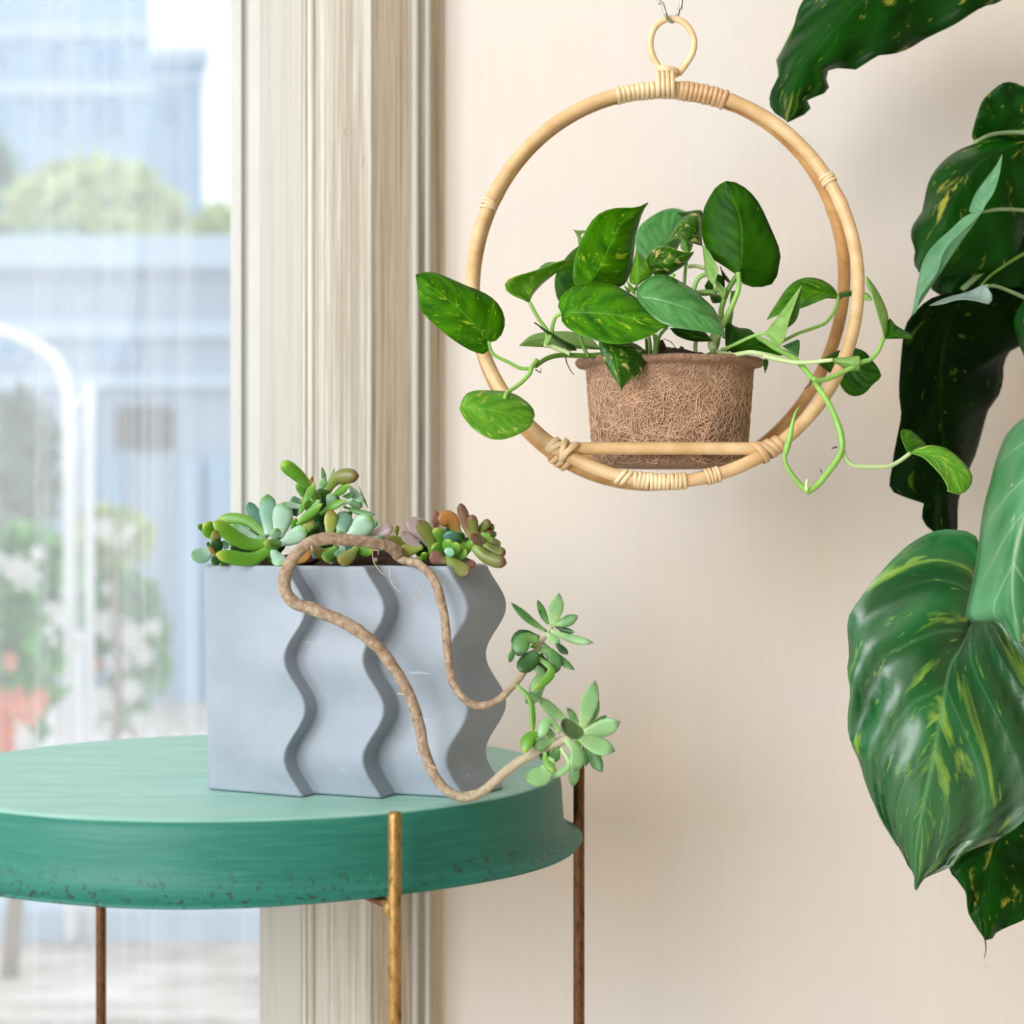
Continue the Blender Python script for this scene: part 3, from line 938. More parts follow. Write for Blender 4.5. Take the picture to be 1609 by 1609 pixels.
# ------------------------------------------------------------------ fleshy leaves
def fleshy(parent, crop, base, tip, w, mat, Db, Dt=None, mid=None, thick=0.34, roll=0.0, shape='spoon', name='leaf', cup=0.0):
    sc = CROPS[crop][2]
    pts = [base] + ([mid] if mid else []) + [tip]
    pp = cv(crop, pts)
    if Dt is None: Dt = Db
    if mid: Ds = [Db, (Db + Dt) / 2, Dt]
    else: Ds = [Db, Dt]
    ctrl = [P(p[0], p[1], d) for p, d in zip(pp, Ds)]
    N, SEG = 13, 12
    sp_ = catmull(ctrl, N)
    if not mid:   # a gentle natural bow
        L = (ctrl[1] - ctrl[0])
        for i in range(N):
            u = i / (N - 1)
            sp_[i] = sp_[i] + Vector((0, 0.06, -0.05)) * L.length * math.sin(math.pi * u)
    half = w * (1.0 if shape == 'point' else 1.1) * sc * 0.5 / FPX * (Db + Dt) / 2
    prof = {'spoon': [(0, .42), (.15, .52), (.35, .74), (.6, 1.0), (.78, .96), (.9, .72), (.97, .38), (1, .04)],
            'point': [(0, .34), (.15, .5), (.35, .82), (.58, 1.0), (.75, .86), (.88, .52), (.96, .2), (1, .02)],
            'finger': [(0, .62), (.2, .78), (.5, .95), (.75, 1.0), (.9, .82), (.97, .48), (1, .05)],
            'round': [(0, .4), (.12, .66), (.3, .92), (.52, 1.0), (.75, .9), (.9, .62), (.97, .32), (1, .04)]}[shape]
    def pw(u):
        for (a, x), (b, y) in zip(prof, prof[1:]):
            if u <= b:
                t = (u - a) / (b - a)
                t = t * t * (3 - 2 * t)
                return x + (y - x) * t
        return prof[-1][1]
    verts, faces, uvs = [], [], []
    us = [0, .08, .18, .3, .42, .54, .66, .76, .84, .9, .95, .985, 1.0]
    for i, u in enumerate(us):
        g = u * (N - 1); a = min(int(g), N - 2); c = sp_[a].lerp(sp_[a + 1], g - a)
        tg = (sp_[a + 1] - sp_[a]).normalized()
        view = c - Vector((0, 0, CAMZ + 0.25))
        view.normalize()
        wd = tg.cross(view)
        if wd.length < 1e-4: wd = Vector((1, 0, 0))
        wd.normalize()
        nm = wd.cross(tg).normalized()
        cr, sr = math.cos(roll), math.sin(roll)
        wd, nm = wd * cr + nm * sr, nm * cr - wd * sr
        hw = half * pw(u)
        ht = half * thick * (0.35 + 0.65 * min(1, pw(u) * 1.05)) * min(1.0, pw(u) / 0.3)
        for k in range(SEG):
            an = 2 * math.pi * k / SEG
            cs, sn = math.cos(an), math.sin(an)
            off = cup * hw * (cs * cs)
            verts.append(c + wd * hw * cs + nm * (ht * sn + off))
            uvs.append((k / SEG, u))
    n_ = len(us)
    for i in range(n_ - 1):
        for k in range(SEG):
            faces.append((i * SEG + k, i * SEG + (k + 1) % SEG, (i + 1) * SEG + (k + 1) % SEG, (i + 1) * SEG + k))
    faces.append(tuple(range(SEG - 1, -1, -1)))
    faces.append(tuple((n_ - 1) * SEG + k for k in range(SEG)))
    return mesh_obj(name, verts, faces, M['s_' + mat], parent, True, uvs)

def rosette(parent, crop, rows, D0):
    for r in rows:
        base, tip, w, mat = r[:4]
        o = r[4] if len(r) > 4 else {}
        o = dict(o)
        db = D0 + o.pop('db', 0.0)
        dt = db + o.pop('dt', -0.006)
        rl = o.pop('roll', random.uniform(-0.3, 0.3))
        fleshy(parent, crop, base, tip, w, mat, db, dt, roll=rl, **o)

# big powdery rosette at the left of the planter
s1 = thing('succulent', 'powdery blue-green rosette succulent at the left end of the planter', 'succulent', 'succulents in the grey planter')
rosette(s1, 'S6', [
    ((1175, 1080), (1165, 505), 235, 'blue', dict(db=.004, dt=.012)),
    ((1080, 1000), (905, 615), 175, 'teal', dict(db=.012, dt=.016)),
    ((1170, 1110), (470, 850), 150, 'green', dict(mid=(850, 870), db=.008, dt=.004, shape='finger')),
    ((1190, 1200), (400, 890), 215, 'bright', dict(mid=(850, 1190), db=-.004, dt=-.016, shape='finger')),
    ((1230, 1260), (440, 1350), 190, 'bright', dict(mid=(930, 1420), db=-.010, dt=-.020, shape='finger')),
    ((1080, 1150), (670, 940), 150, 'pale', dict(db=.006, dt=-.002)),
    ((1260, 1130), (1290, 985), 150, 'pale', dict(db=-.006, dt=-.008, shape='round')),
    ((1340, 1190), (1130, 1190), 150, 'green', dict(db=-.012, dt=-.018, shape='round', thick=.8)),
    ((1250, 1270), (1010, 1100), 130, 'pale', dict(db=-.002, dt=-.002)),
], 1.205)
rosette(s1, 'S7', [
    ((140, 1080), (205, 640), 260, 'pale', dict(db=.004, dt=.012)),
    ((160, 1160), (490, 960), 190, 'pale', dict(db=-.006, dt=-.014)),
    ((330, 1080), (590, 860), 140, 'yellow', dict(db=.004, dt=0)),
    ((60, 1220), (190, 1420), 170, 'pale', dict(db=-.010, dt=-.022)),
    ((360, 1410), (552, 1250), 95, 'orange', dict(db=-.014, dt=-.018)),
    ((300, 1010), (360, 830), 70, 'green', dict(db=.010)),
    ((60, 1410), (55, 1290), 90, 'green', dict(db=-.008, shape='round')),
], 1.205)
rosette(s1, 'S6', [
    ((1180, 1330), (760, 1010), 190, 'teal', dict(db=.018)), ((1150, 1300), (600, 1130), 170, 'green', dict(db=.012)), ((1100, 1420), (640, 1250), 150, 'deep', dict(db=.010)),
    ((1250, 1380), (1340, 1100), 200, 'deep', dict(db=.022)), ((1100, 1250), (900, 1000), 190, 'blue', dict(db=.02)), ((900, 1480), (600, 1440), 110, 'pale', dict(db=.002)),
    ((1200, 1450), (1000, 1330), 130, 'green', dict(db=.006))], 1.205)
# little sprig leaning over the left rim
s2 = thing('succulent', 'small round-leaved sprig leaning over the left rim of the planter', 'succulent', 'succulents in the grey planter')
tube('stem', [P(*cv('S6', [(600, 1480)])[0], 1.205), P(*cv('S6', [(500, 1420)])[0], 1.198), P(*cv('S6', [(440, 1200)])[0], 1.195), P(*cv('S6', [(400, 1080)])[0], 1.195)], 0.0022, M['s_deep'], s2)
rosette(s2, 'S6', [
    ((420, 1100), (290, 900), 210, 'bright', dict(shape='round', dt=-.006, db=-.004)),
    ((370, 1320), (95, 1380), 225, 'blue', dict(shape='round', db=-.004)),
    ((450, 1200), (420, 1020), 150, 'yellow', dict(shape='round', db=-.008, dt=-.014)),
    ((460, 1330), (430, 1130), 170, 'deep', dict(shape='round', db=-.006, dt=-.010)),
    ((540, 1330), (380, 1480), 150, 'deep', dict(shape='round', db=-.008)),
    ((560, 1400), (500, 1500), 150, 'deep', dict(shape='round', db=-.006)),
    ((620, 1240), (510, 1180), 110, 'pale', dict(shape='round', db=-.004)),
    ((440, 1380), (350, 1230), 60, 'orange', dict(db=-.012)),
    ((380, 1240), (310, 1190), 70, 'sage', dict(db=-.004)),
    ((240, 1020), (205, 920), 70, 'green', dict(db=.006)),
], 1.203)
# centre rosette
s3 = thing('succulent', 'plump pale green rosette succulent behind the arching stem', 'succulent', 'succulents in the grey planter')
rosette(s3, 'S7', [
    ((780, 1080), (810, 730), 165, 'yellow', dict(db=.006, dt=.004)),
    ((920, 1060), (990, 750), 220, 'blue', dict(db=.006, dt=.012)),
    ((1020, 1090), (1310, 810), 250, 'pale', dict(db=-.002, dt=-.004)),
    ((920, 1120), (910, 1000), 140, 'pale', dict(db=-.006, dt=-.010, shape='round')),
    ((1130, 1210), (915, 1390), 180, 'yellow', dict(db=-.010, dt=-.020, thick=.6)),
    ((900, 1200), (570, 1230), 150, 'olive', dict(db=-.006, dt=-.010, mid=(720, 1290))),
    ((870, 1200), (720, 1370), 160, 'green', dict(db=-.008, dt=-.016)),
    ((960, 1200), (900, 1330), 150, 'blue', dict(db=-.010, dt=-.016)),
    ((1080, 1230), (1340, 1250), 130, 'green', dict(db=-.006, dt=-.010)),
    ((1240, 1050), (1590, 950), 150, 'mauve', dict(db=.004, dt=.0)),
    ((1180, 1120), (1440, 1090), 90, 'blue', dict(db=.0, dt=-.002)),
    ((640, 1060), (590, 930), 150, 'deep', dict(db=.012)),
    ((1250, 960), (1390, 880), 90, 'blue', dict(db=.02)),
], 1.198)
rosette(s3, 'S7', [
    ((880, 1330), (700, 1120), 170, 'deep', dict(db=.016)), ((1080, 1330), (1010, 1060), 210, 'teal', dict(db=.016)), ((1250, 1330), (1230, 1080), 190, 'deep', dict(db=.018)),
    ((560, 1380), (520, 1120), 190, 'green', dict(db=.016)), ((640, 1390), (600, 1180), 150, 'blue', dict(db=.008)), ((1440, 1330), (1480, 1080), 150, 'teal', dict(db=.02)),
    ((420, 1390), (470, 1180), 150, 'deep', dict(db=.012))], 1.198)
# tall back rosette
s4 = thing('succulent', 'tall bright green succulent rising at the back of the planter', 'succulent', 'succulents in the grey planter')
tube('stem', [P(*cv('S7', [(640, 1250)])[0], 1.225), P(*cv('S7', [(660, 900)])[0], 1.225), P(*cv('S7', [(640, 560)])[0], 1.222)], [0.004, .0035, .003], M['s_deep'], s4)
rosette(s4, 'S7', [
    ((520, 440), (175, 130), 165, 'bright', dict(shape='finger', thick=.8, mid=(390, 300), db=0, dt=-.01)),
    ((760, 500), (1160, 300), 185, 'olive', dict(mid=(890, 330), db=-.002, dt=-.01, thick=.6)),
    ((460, 650), (600, 390), 120, 'green', dict(shape='point', db=-.012)),
    ((740, 430), (690, 190), 70, 'sage', dict(shape='point', db=.01)),
    ((760, 430), (850, 200), 40, 'sage', dict(shape='point', db=.012)),
    ((700, 700), (680, 460), 170, 'deep', dict(db=-.004)),
    ((810, 560), (1040, 400), 110, 'bright', dict(shape='point', db=-.004)),
    ((670, 790), (1000, 610), 120, 'bright', dict(shape='point', mid=(820, 690), db=-.010)),
    ((370, 920), (700, 650), 130, 'bright', dict(shape='point', mid=(520, 800), db=-.014)),
    ((480, 690), (190, 640), 90, 'pale', dict(shape='point', db=0)),
    ((450, 620), (290, 620), 130, 'blue', dict(db=.008)),
    ((780, 700), (820, 530), 140, 'pale', dict(db=-.004)),
    ((960, 690), (1375, 795), 80, 'sagedk', dict(shape='point', db=-.006)),
    ((1040, 430), (1210, 650), 130, 'pale', dict(shape='point', db=.004)),
    ((870, 660), (1100, 590), 70, 'pale', dict(shape='point', db=-.006)),
    ((1000, 600), (1200, 690), 110, 'sage', dict(db=.004)),
    ((560, 960), (640, 720), 230, 'deep', dict(db=.004)),
    ((545, 410), (570, 305), 50, 'orange', dict(shape='point', db=-.016)),
    ((620, 560), (560, 620), 90, 'green', dict(db=-.01)),
    ((560, 700), (680, 600), 90, 'sage', dict(shape='point', db=-.012)),
    ((400, 780), (470, 640), 80, 'green', dict(shape='point', db=-.01)),
    ((440, 560), (420, 380), 130, 'green', dict(db=.006)),
    ((1160, 440), (1280, 720), 26, 'sagedk', dict(shape='point', db=.006)),
    ((660, 470), (740, 330), 110, 'sage', dict(shape='point', db=.0)),
    ((760, 880), (640, 760), 160, 'deep', dict(db=.008)),
    ((380, 800), (330, 700), 120, 'teal', dict(db=.010)),
], 1.222)
rosette(s4, 'S7', [
    ((640, 1150), (480, 820), 220, 'deep', dict(db=.010)), ((700, 1150), (860, 800), 230, 'green', dict(db=.014)), ((760, 900), (1080, 760), 150, 'sage', dict(shape='point', db=.010)),
    ((640, 800), (450, 560), 150, 'green', dict(db=.012)), ((720, 720), (900, 560), 150, 'deep', dict(db=.010)), ((900, 1050), (1180, 880), 170, 'deep', dict(db=.016)),
    ((620, 640), (560, 480), 120, 'bright', dict(shape='point', db=.004)), ((700, 600), (620, 500), 120, 'green', dict(shape='point', db=-.006)), ((960, 560), (1110, 520), 90, 'sagedk', dict(shape='point', db=.0))], 1.222)
# reddish rosette
s5 = thing('succulent', 'olive and brown tinged rosette succulent near the right rim', 'succulent', 'succulents in the grey planter')
rosette(s5, 'R4', [
    ((740, 640), (460, 350), 190, 'mauve', dict(db=.004, mid=(640, 460))),
    ((700, 660), (570, 340), 120, 'olive', dict(db=.0, mid=(690, 510))),
    ((620, 610), (420, 450), 100, 'mauve', dict(db=-.004)),
    ((560, 560), (260, 520), 110, 'olive', dict(db=.004)),
    ((620, 590), (390, 630), 110, 'yellow', dict(db=-.004)),
    ((960, 480), (760, 330), 150, 'orange', dict(db=.006, mid=(880, 340))),
    ((750, 450), (740, 250), 70, 'pink', dict(db=.010)),
    ((790, 620), (750, 410), 140, 'green', dict(db=.002)),
    ((880, 590), (895, 440), 150, 'teal', dict(db=-.002)),
    ((960, 580), (990, 450), 80, 'deep', dict(db=.004)),
    ((850, 640), (870, 520), 120, 'green', dict(db=-.010, shape='round')),
    ((720, 700), (560, 560), 150, 'deep', dict(db=.012)), ((820, 700), (680, 430), 150, 'olive', dict(db=.012)), ((900, 700), (860, 400), 170, 'deep', dict(db=.014)), ((980, 700), (1040, 500), 130, 'olive', dict(db=.010)), ((480, 680), (330, 590), 120, 'deep', dict(db=.010)), ((1000, 640), (930, 480), 120, 'green', dict(db=.004)),
    ((880, 640), (960, 560), 110, 'green', dict(db=-.012, shape='round')),
    ((830, 620), (920, 650), 80, 'blue', dict(db=-.014, shape='round')),
    ((800, 660), (720, 570), 120, 'green', dict(db=-.008)),
    ((840, 680), (1055, 840), 130, 'olive', dict(db=-.010, dt=-.016, shape='finger')),
    ((840, 730), (690, 660), 120, 'pink', dict(db=-.012)),
    ((980, 680), (1105, 780), 100, 'pink', dict(db=-.004)),
    ((920, 690), (1030, 620), 110, 'green', dict(db=-.008)),
    ((1080, 540), (980, 610), 90, 'bright', dict(db=-.002)),
    ((640, 720), (640, 640), 70, 'bright', dict(db=-.004)),
    ((640, 680), (550, 720), 60, 'yellow', dict(db=-.004)),
    ((380, 480), (375, 390), 50, 'yellow', dict(db=.006)),
    ((700, 520), (650, 350), 60, 'pale', dict(db=.01)),
], 1.19)
s6 = thing('succulent', 'brown-tipped finger-leaved succulent overhanging the right end of the planter', 'succulent', 'succulents in the grey planter')
tube('stem', [P(*cv('R4', [(960, 720)])[0], 1.19), P(*cv('R4', [(1010, 640)])[0], 1.185), P(*cv('R4', [(1090, 550)])[0], 1.182), P(*cv('R4', [(1170, 510)])[0], 1.18)], 0.003, M['s_bright'], s6)
rosette(s6, 'R4', [
    ((1080, 510), (970, 185), 95, 'brown', dict(shape='finger', thick=.7)),
    ((1110, 480), (1080, 295), 95, 'olive', dict(shape='finger', thick=.7, db=-.004)),
    ((1130, 450), (1245, 345), 85, 'olive', dict(shape='finger', thick=.7)),
    ((1200, 540), (1085, 470), 125, 'brown', dict(shape='point', db=-.012, dt=-.022, thick=.8)),
    ((1200, 450), (1280, 380), 80, 'olive', dict(db=.004)),
    ((1100, 590), (1405, 750), 120, 'olive', dict(shape='finger', mid=(1220, 690), thick=.7, db=-.006)),
    ((1200, 570), (1392, 655), 100, 'olive', dict(shape='finger', thick=.7, db=-.004)),
    ((1230, 500), (1345, 585), 80, 'olive', dict(shape='finger')),
    ((1170, 470), (1245, 520), 100, 'green', dict(db=-.010)),
    ((1240, 470), (1312, 468), 55, 'deep', dict(db=.004)),
    ((1180, 590), (1080, 530), 90, 'bright', dict(db=.004)),
    ((1160, 540), (1200, 440), 100, 'deep', dict(db=.006)),
    ((1220, 560), (1250, 430), 110, 'brown', dict(db=.004)),
], 1.178)

# trailing stems with their rosettes
tr1 = thing('trailing_succulent', 'long thick bare stem looping down to the table, leafy rosette at its tip', 'succulent')
path = [((780, 425), 1.178), ((740, 400), 1.172), ((680, 385), 1.166), ((590, 376), 1.160), ((500, 374), 1.157), ((430, 408), 1.153), ((383, 475), 1.150), ((374, 545), 1.149), ((405, 595), 1.148),
        ((475, 620), 1.147), ((560, 655), 1.145), ((640, 700), 1.143), ((710, 765), 1.142), ((770, 845), 1.142), ((820, 940), 1.142), ((850, 1045), 1.142), ((872, 1140), 1.142),
        ((905, 1212), 1.142), ((960, 1266), 1.142), ((1020, 1278), 1.142), ((1085, 1248), 1.142), ((1155, 1185), 1.140), ((1230, 1135), 1.138), ((1300, 1102), 1.136), ((1380, 1068), 1.134)]
pp = cv('B', [p for p, d in path])
rad = [9.5, 9.5, 9.8, 10, 10, 10, 10.2, 10.2, 10.2, 10, 10, 10, 9.6, 9.3, 9, 8.6, 8.4, 8.2, 8, 8, 8, 8, 7.6, 7.2, 6.4]
k = 1.14 / FPX
tube('stem', [P(p[0], p[1], d) for p, (q, d) in zip(pp, path)], [r * k for r in rad], M['bark'], tr1, 150, 14, lump=0.2)
rosette(tr1, 'R6', [
    ((600, 1050), (375, 868), 100, 'sage', dict(shape='point', thick=.22)),
    ((670, 1060), (585, 948), 65, 'sage', dict(shape='point', thick=.25, db=.006)),
    ((685, 1100), (785, 752), 125, 'sage', dict(shape='point', thick=.18, cup=-.12)),
    ((735, 1090), (805, 880), 70, 'sage', dict(shape='point', thick=.2, db=.006)),
    ((700, 1120), (962, 1042), 130, 'sage', dict(shape='point', thick=.18, cup=-.1)),
    ((650, 1140), (925, 1255), 145, 'sage', dict(shape='point', thick=.18, db=-.010, cup=-.1)),
    ((750, 1090), (865, 1000), 55, 'sagedk', dict(shape='point', thick=.25, db=.01)),
    ((725, 1180), (832, 1402), 95, 'sagedk', dict(shape='point', thick=.2)),
    ((705, 1190), (720, 1360), 65, 'sagedk', dict(shape='point', thick=.25, db=.004)),
    ((690, 1110), (545, 1060), 135, 'sagedk', dict(shape='round', thick=.3, db=-.014, dt=-.024)),
    ((540, 1120), (395, 1175), 75, 'sage', dict(mid=(450, 1035), thick=.25, db=-.004)),
    ((400, 1130), (282, 1268), 105, 'bright', dict(shape='point', mid=(320, 1160), thick=.3, db=-.002)),
    ((500, 1160), (345, 1225), 80, 'sage', dict(thick=.3)),
    ((580, 1170), (640, 1395), 100, 'sage', dict(mid=(655, 1260), thick=.22, db=-.012)),
    ((650, 1280), (625, 1505), 80, 'sage', dict(shape='point', thick=.22, db=.004)),
    ((480, 1300), (276, 1440), 150, 'sage', dict(shape='point', mid=(420, 1420), thick=.18, db=-.010)),
    ((540, 1230), (465, 1450), 50, 'sage', dict(mid=(600, 1350), thick=.4, db=-.012)),
    ((520, 1220), (480, 1330), 80, 'sagedk', dict(thick=.3, db=.002)),
    ((430, 1260), (500, 1400), 60, 'green', dict(mid=(440, 1330), thick=.4, db=-.008)),
    ((460, 1240), (400, 1310), 60, 'deep', dict(thick=.4, db=.004)),
    ((500, 1140), (440, 1110), 60, 'sage', dict(thick=.3)),
    ((660, 1160), (650, 1240), 60, 'green', dict(thick=.3, db=.004)),
], 1.134)
tr2 = thing('trailing_succulent', 'slimmer bare stem drooping over the planter corner with a leafy rosette at its tip', 'succulent')
path2 = [((760, 432), 1.182), ((790, 448), 1.176), ((845, 462), 1.165), ((895, 510), 1.158), ((922, 585), 1.155), ((940, 680), 1.153), ((946, 780), 1.151), ((962, 870), 1.149), ((1000, 930), 1.148),
         ((1050, 958), 1.148), ((1110, 945), 1.148), ((1160, 905), 1.150), ((1210, 845), 1.152), ((1268, 745), 1.154), ((1312, 680), 1.156)]
pp = cv('B', [p for p, d in path2])
rad2 = [5.5, 6.5, 7, 7.3, 7.2, 7, 6.8, 6.6, 6.4, 6.2, 6, 5.6, 5.2, 4.6, 3.6]
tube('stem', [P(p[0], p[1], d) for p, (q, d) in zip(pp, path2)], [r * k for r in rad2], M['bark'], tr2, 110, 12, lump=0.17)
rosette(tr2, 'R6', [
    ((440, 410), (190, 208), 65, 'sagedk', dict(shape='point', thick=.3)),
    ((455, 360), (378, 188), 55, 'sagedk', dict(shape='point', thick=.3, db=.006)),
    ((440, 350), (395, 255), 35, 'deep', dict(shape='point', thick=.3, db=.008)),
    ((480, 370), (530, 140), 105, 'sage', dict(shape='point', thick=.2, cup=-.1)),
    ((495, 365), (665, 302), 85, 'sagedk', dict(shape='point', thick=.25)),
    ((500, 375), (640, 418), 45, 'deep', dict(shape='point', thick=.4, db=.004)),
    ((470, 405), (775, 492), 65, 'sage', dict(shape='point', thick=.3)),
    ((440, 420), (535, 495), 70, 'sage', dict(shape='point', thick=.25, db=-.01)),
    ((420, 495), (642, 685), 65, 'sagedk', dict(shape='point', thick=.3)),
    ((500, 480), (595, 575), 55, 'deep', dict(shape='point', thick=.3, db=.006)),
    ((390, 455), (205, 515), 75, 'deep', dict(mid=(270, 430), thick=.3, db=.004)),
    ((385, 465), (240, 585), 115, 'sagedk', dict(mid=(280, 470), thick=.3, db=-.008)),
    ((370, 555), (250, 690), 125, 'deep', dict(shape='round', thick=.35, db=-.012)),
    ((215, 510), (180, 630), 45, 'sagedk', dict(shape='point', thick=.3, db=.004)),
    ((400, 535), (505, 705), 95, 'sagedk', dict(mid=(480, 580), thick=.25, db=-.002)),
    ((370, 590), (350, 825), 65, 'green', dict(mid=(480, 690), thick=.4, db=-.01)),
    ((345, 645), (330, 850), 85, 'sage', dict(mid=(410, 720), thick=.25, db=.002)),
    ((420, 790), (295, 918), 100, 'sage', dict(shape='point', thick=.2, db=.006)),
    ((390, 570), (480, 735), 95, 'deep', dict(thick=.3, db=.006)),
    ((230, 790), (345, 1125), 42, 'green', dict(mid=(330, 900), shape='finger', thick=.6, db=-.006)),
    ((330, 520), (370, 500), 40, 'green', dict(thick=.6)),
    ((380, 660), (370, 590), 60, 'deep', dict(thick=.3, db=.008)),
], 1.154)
# fine aerial roots hanging from the two stems
for own, pts in ((tr1, [(150, 640), (165, 740), (240, 840), (265, 850)]), (tr2, [(310, 770), (315, 880), (350, 960), (425, 1030)]), (tr2, [(655, 910), (600, 1000), (545, 1110), (510, 1190)]), (tr1, [(205, 620), (203, 665)])):
    q = cv('R4', pts)
    tube('aerial_root', [P(a, b, 1.155 - 0.003 * i) for i, (a, b) in enumerate(q)], 0.00022, M['root'], own, 14, 5)
for own, (a, b), (c, d), D in ((tr1, (770, 915), (800, 920), 1.136), (tr1, (843, 1110), (835, 1130), 1.136), (tr1, (910, 1180), (880, 1165), 1.137), (tr1, (468, 395), (470, 412), 1.148)):
    q = cv('B', [(a, b), (c, d)])
    tube('aerial_root', [P(*q[0], D), P(*q[1], D)], 0.0005, M['root'], own, 5, 5)

# ------------------------------------------------------------------ hanging rattan hoop
hoop = thing('rattan_hoop_hanger', 'round double-ring rattan plant hanger bound with pale cane strips', 'plant hanger')
HX, HY, HRX, HRY = 1045.0, 448.0, 303.5, 309.0
DH = 1.30
def hoop_pt(t, side):
    """t: angle from the top, clockwise; side -1 front ring, +1 rear ring"""
    frac = (1 - math.cos(t)) / 2
    base = P(HX + HRX * math.sin(t), HY - HRY * math.cos(t), DH - 0.065 * frac ** 1.5)
    if side < 0:
        return base
    return Vector((base.x, DH + 0.0095 + 0.070 * frac ** 1.5, base.z))
NR = 160
def ring_mesh(name, side, r, mat):
    pts = [hoop_pt(2 * math.pi * i / NR, side) for i in range(NR)]
    rads = []
    for i in range(NR):
        b = 1.0
        for node in (65, 150, 214, 300, 20):
            dd = abs((360 * i / NR - node + 180) % 360 - 180)
            b += 0.10 * math.exp(-(dd / 0.9) ** 2)
        rads.append(r * b)
    v, f, u = tube_data(pts, rads, 14, True)
    return mesh_obj(name, v, f, mat, hoop, True, u)
ring_mesh('front_ring', -1, 0.0044, M['rattan'])
ring_mesh('rear_ring', 1, 0.0044, M['rattan_dark'])

def ring_frame(t, side):
    a, b = hoop_pt(t - 0.002, side), hoop_pt(t + 0.002, side)
    return hoop_pt(t, side), (b - a).normalized()

def band_mesh(name, c, axis, r, w, mat, parent, tilt=0.0, sx=1.0, yscale=1.0):
    """one wrap of cane: a short barrel round the given axis"""
    ref = Vector((0, 1, 0))
    n1 = (ref - axis * ref.dot(axis)).normalized()
    n2 = axis.cross(n1)
    prof = [(r * 0.97, -w / 2), (r * 1.06, -w * 0.38), (r * 1.10, 0), (r * 1.06, w * 0.38), (r * 0.97, w / 2)]
    SEG = 18
    v, f = [], []
    for i in range(SEG):
        a = 2 * math.pi * i / SEG
        for (rr, h) in prof:
            sk = tilt * r * math.sin(a)
            v.append(c + n1 * (rr * yscale * math.cos(a)) + n2 * (rr * math.sin(a)) + axis * (h + sk))
    m = len(prof)
    for i in range(SEG):
        for j in range(m - 1):
            a, b = i * m + j, ((i + 1) % SEG) * m + j
            f.append((a, b, b + 1, a + 1))
    return mesh_obj(name, v, f, mat, parent)

def ang_at(px):      # upper half
    return math.asin((px - HX) / HRX)
# top binding: both rings are tied together
t0, t1 = ang_at(968), ang_at(1142)
nb = 23
for i in range(nb):
    t = t0 + (t1 - t0) * (i + 0.5) / nb
    ca, ax = ring_frame(t, -1)
    cb, _ = ring_frame(t, 1)
    c = (ca + cb) / 2
    rr = 0.0054 if i < 13 else 0.0060
    band_mesh('cane_wrap', c, ax, rr * random.uniform(0.97, 1.04), (t1 - t0) / nb * HRX / FPX * 1.3 * 1.02, M['binding'] if i < 14 else M['binding_warm'], hoop,
              random.uniform(-0.06, 0.06), 1, 1.75)
# node bindings
for deg, n_ in ((-66.0, 3), (57.5, 3)):
    for i in range(n_):
        t = math.radians(deg) + (i - (n_ - 1) / 2) * 0.0165
        ca, ax = ring_frame(t, -1)
        band_mesh('cane_wrap', ca, ax, 0.0050, 0.0024, M['binding'], hoop, random.uniform(-0.2, 0.2))
# bottom bindings
for lo, hi, n_ in ((-0.165, 0.11, 13), (0.21, 0.285, 4)):
    for i in range(n_):
        tt = math.pi - (lo + (hi - lo) * (i + 0.5) / n_)
        ca, ax = ring_frame(tt, -1)
        band_mesh('cane_wrap', ca, ax, 0.0052 * random.uniform(0.97, 1.05), (hi - lo) / n_ * HRX / FPX * 1.24 * 1.03, M['binding'], hoop, random.uniform(-0.12, 0.12))
tt = math.pi + 0.20
for dt in (0.0, 0.03):
    ca, ax = ring_frame(tt + dt, -1)
    band_mesh('cane_wrap', ca, ax, 0.0051, 0.003, M['binding'], hoop, 0.5)
# crossbars carrying the pot
bars = {}
for side, nm, mt in ((-1, 'front_crossbar', 'rattan'), (1, 'rear_crossbar', 'rattan_dark')):
    # ring angle where it meets the bar height y = 705
    tq = math.acos(-(705 - HY) / HRY)
    a, b = hoop_pt(2 * math.pi - tq, side), hoop_pt(tq, side)
    ext = (b - a).normalized() * 0.004
    off = Vector((0, 0.0, 0.0))
    tube(nm, [a - ext, a.lerp(b, 0.5) + Vector((0, 0, 0.0002)), b + ext], 0.0042, M[mt], hoop, 24, 12)
    bars[side] = (a, b)
a, b = bars[-1]
def tie(t, tilt, w, rr, mt, shift=(0, 0, 0), ysc=1.0):
    c, ax = ring_frame(t, -1)
    band_mesh('cane_tie', c + Vector(shift), ax, rr, w, M[mt], hoop, tilt, 1, ysc)
tq = math.acos(-(705 - HY) / HRY)
for i, (dt, tl, rr) in enumerate(((0.035, 0.0, 0.0058), (0.0, 0.25, 0.0064), (-0.035, 0.45, 0.0071), (-0.072, 0.15, 0.0078))):
    tie(tq - dt + 0.0, tl * -1, 0.0046, rr, 'binding_warm', (-0.0005, 0, 0.0008 * i))
for i, (dt, tl, rr) in enumerate(((0.035, 0.1, 0.0056), (0.005, 0.5, 0.0060), (-0.035, -0.35, 0.0068), (-0.068, 0.25, 0.0078))):
    tie(2 * math.pi - tq + dt, tl, 0.0040, rr, 'binding', (0.0005, 0, 0.0008 * i))
for side in (1,):
    for s in (-1, 1):
        for i in range(3):
            t = (tq if s > 0 else 2 * math.pi - tq) + s * (0.02 + 0.035 * i)
            c, ax = ring_frame(t, 1)
            band_mesh('cane_tie', c, ax, 0.0062, 0.004, M['binding_warm'], hoop, 0.2)
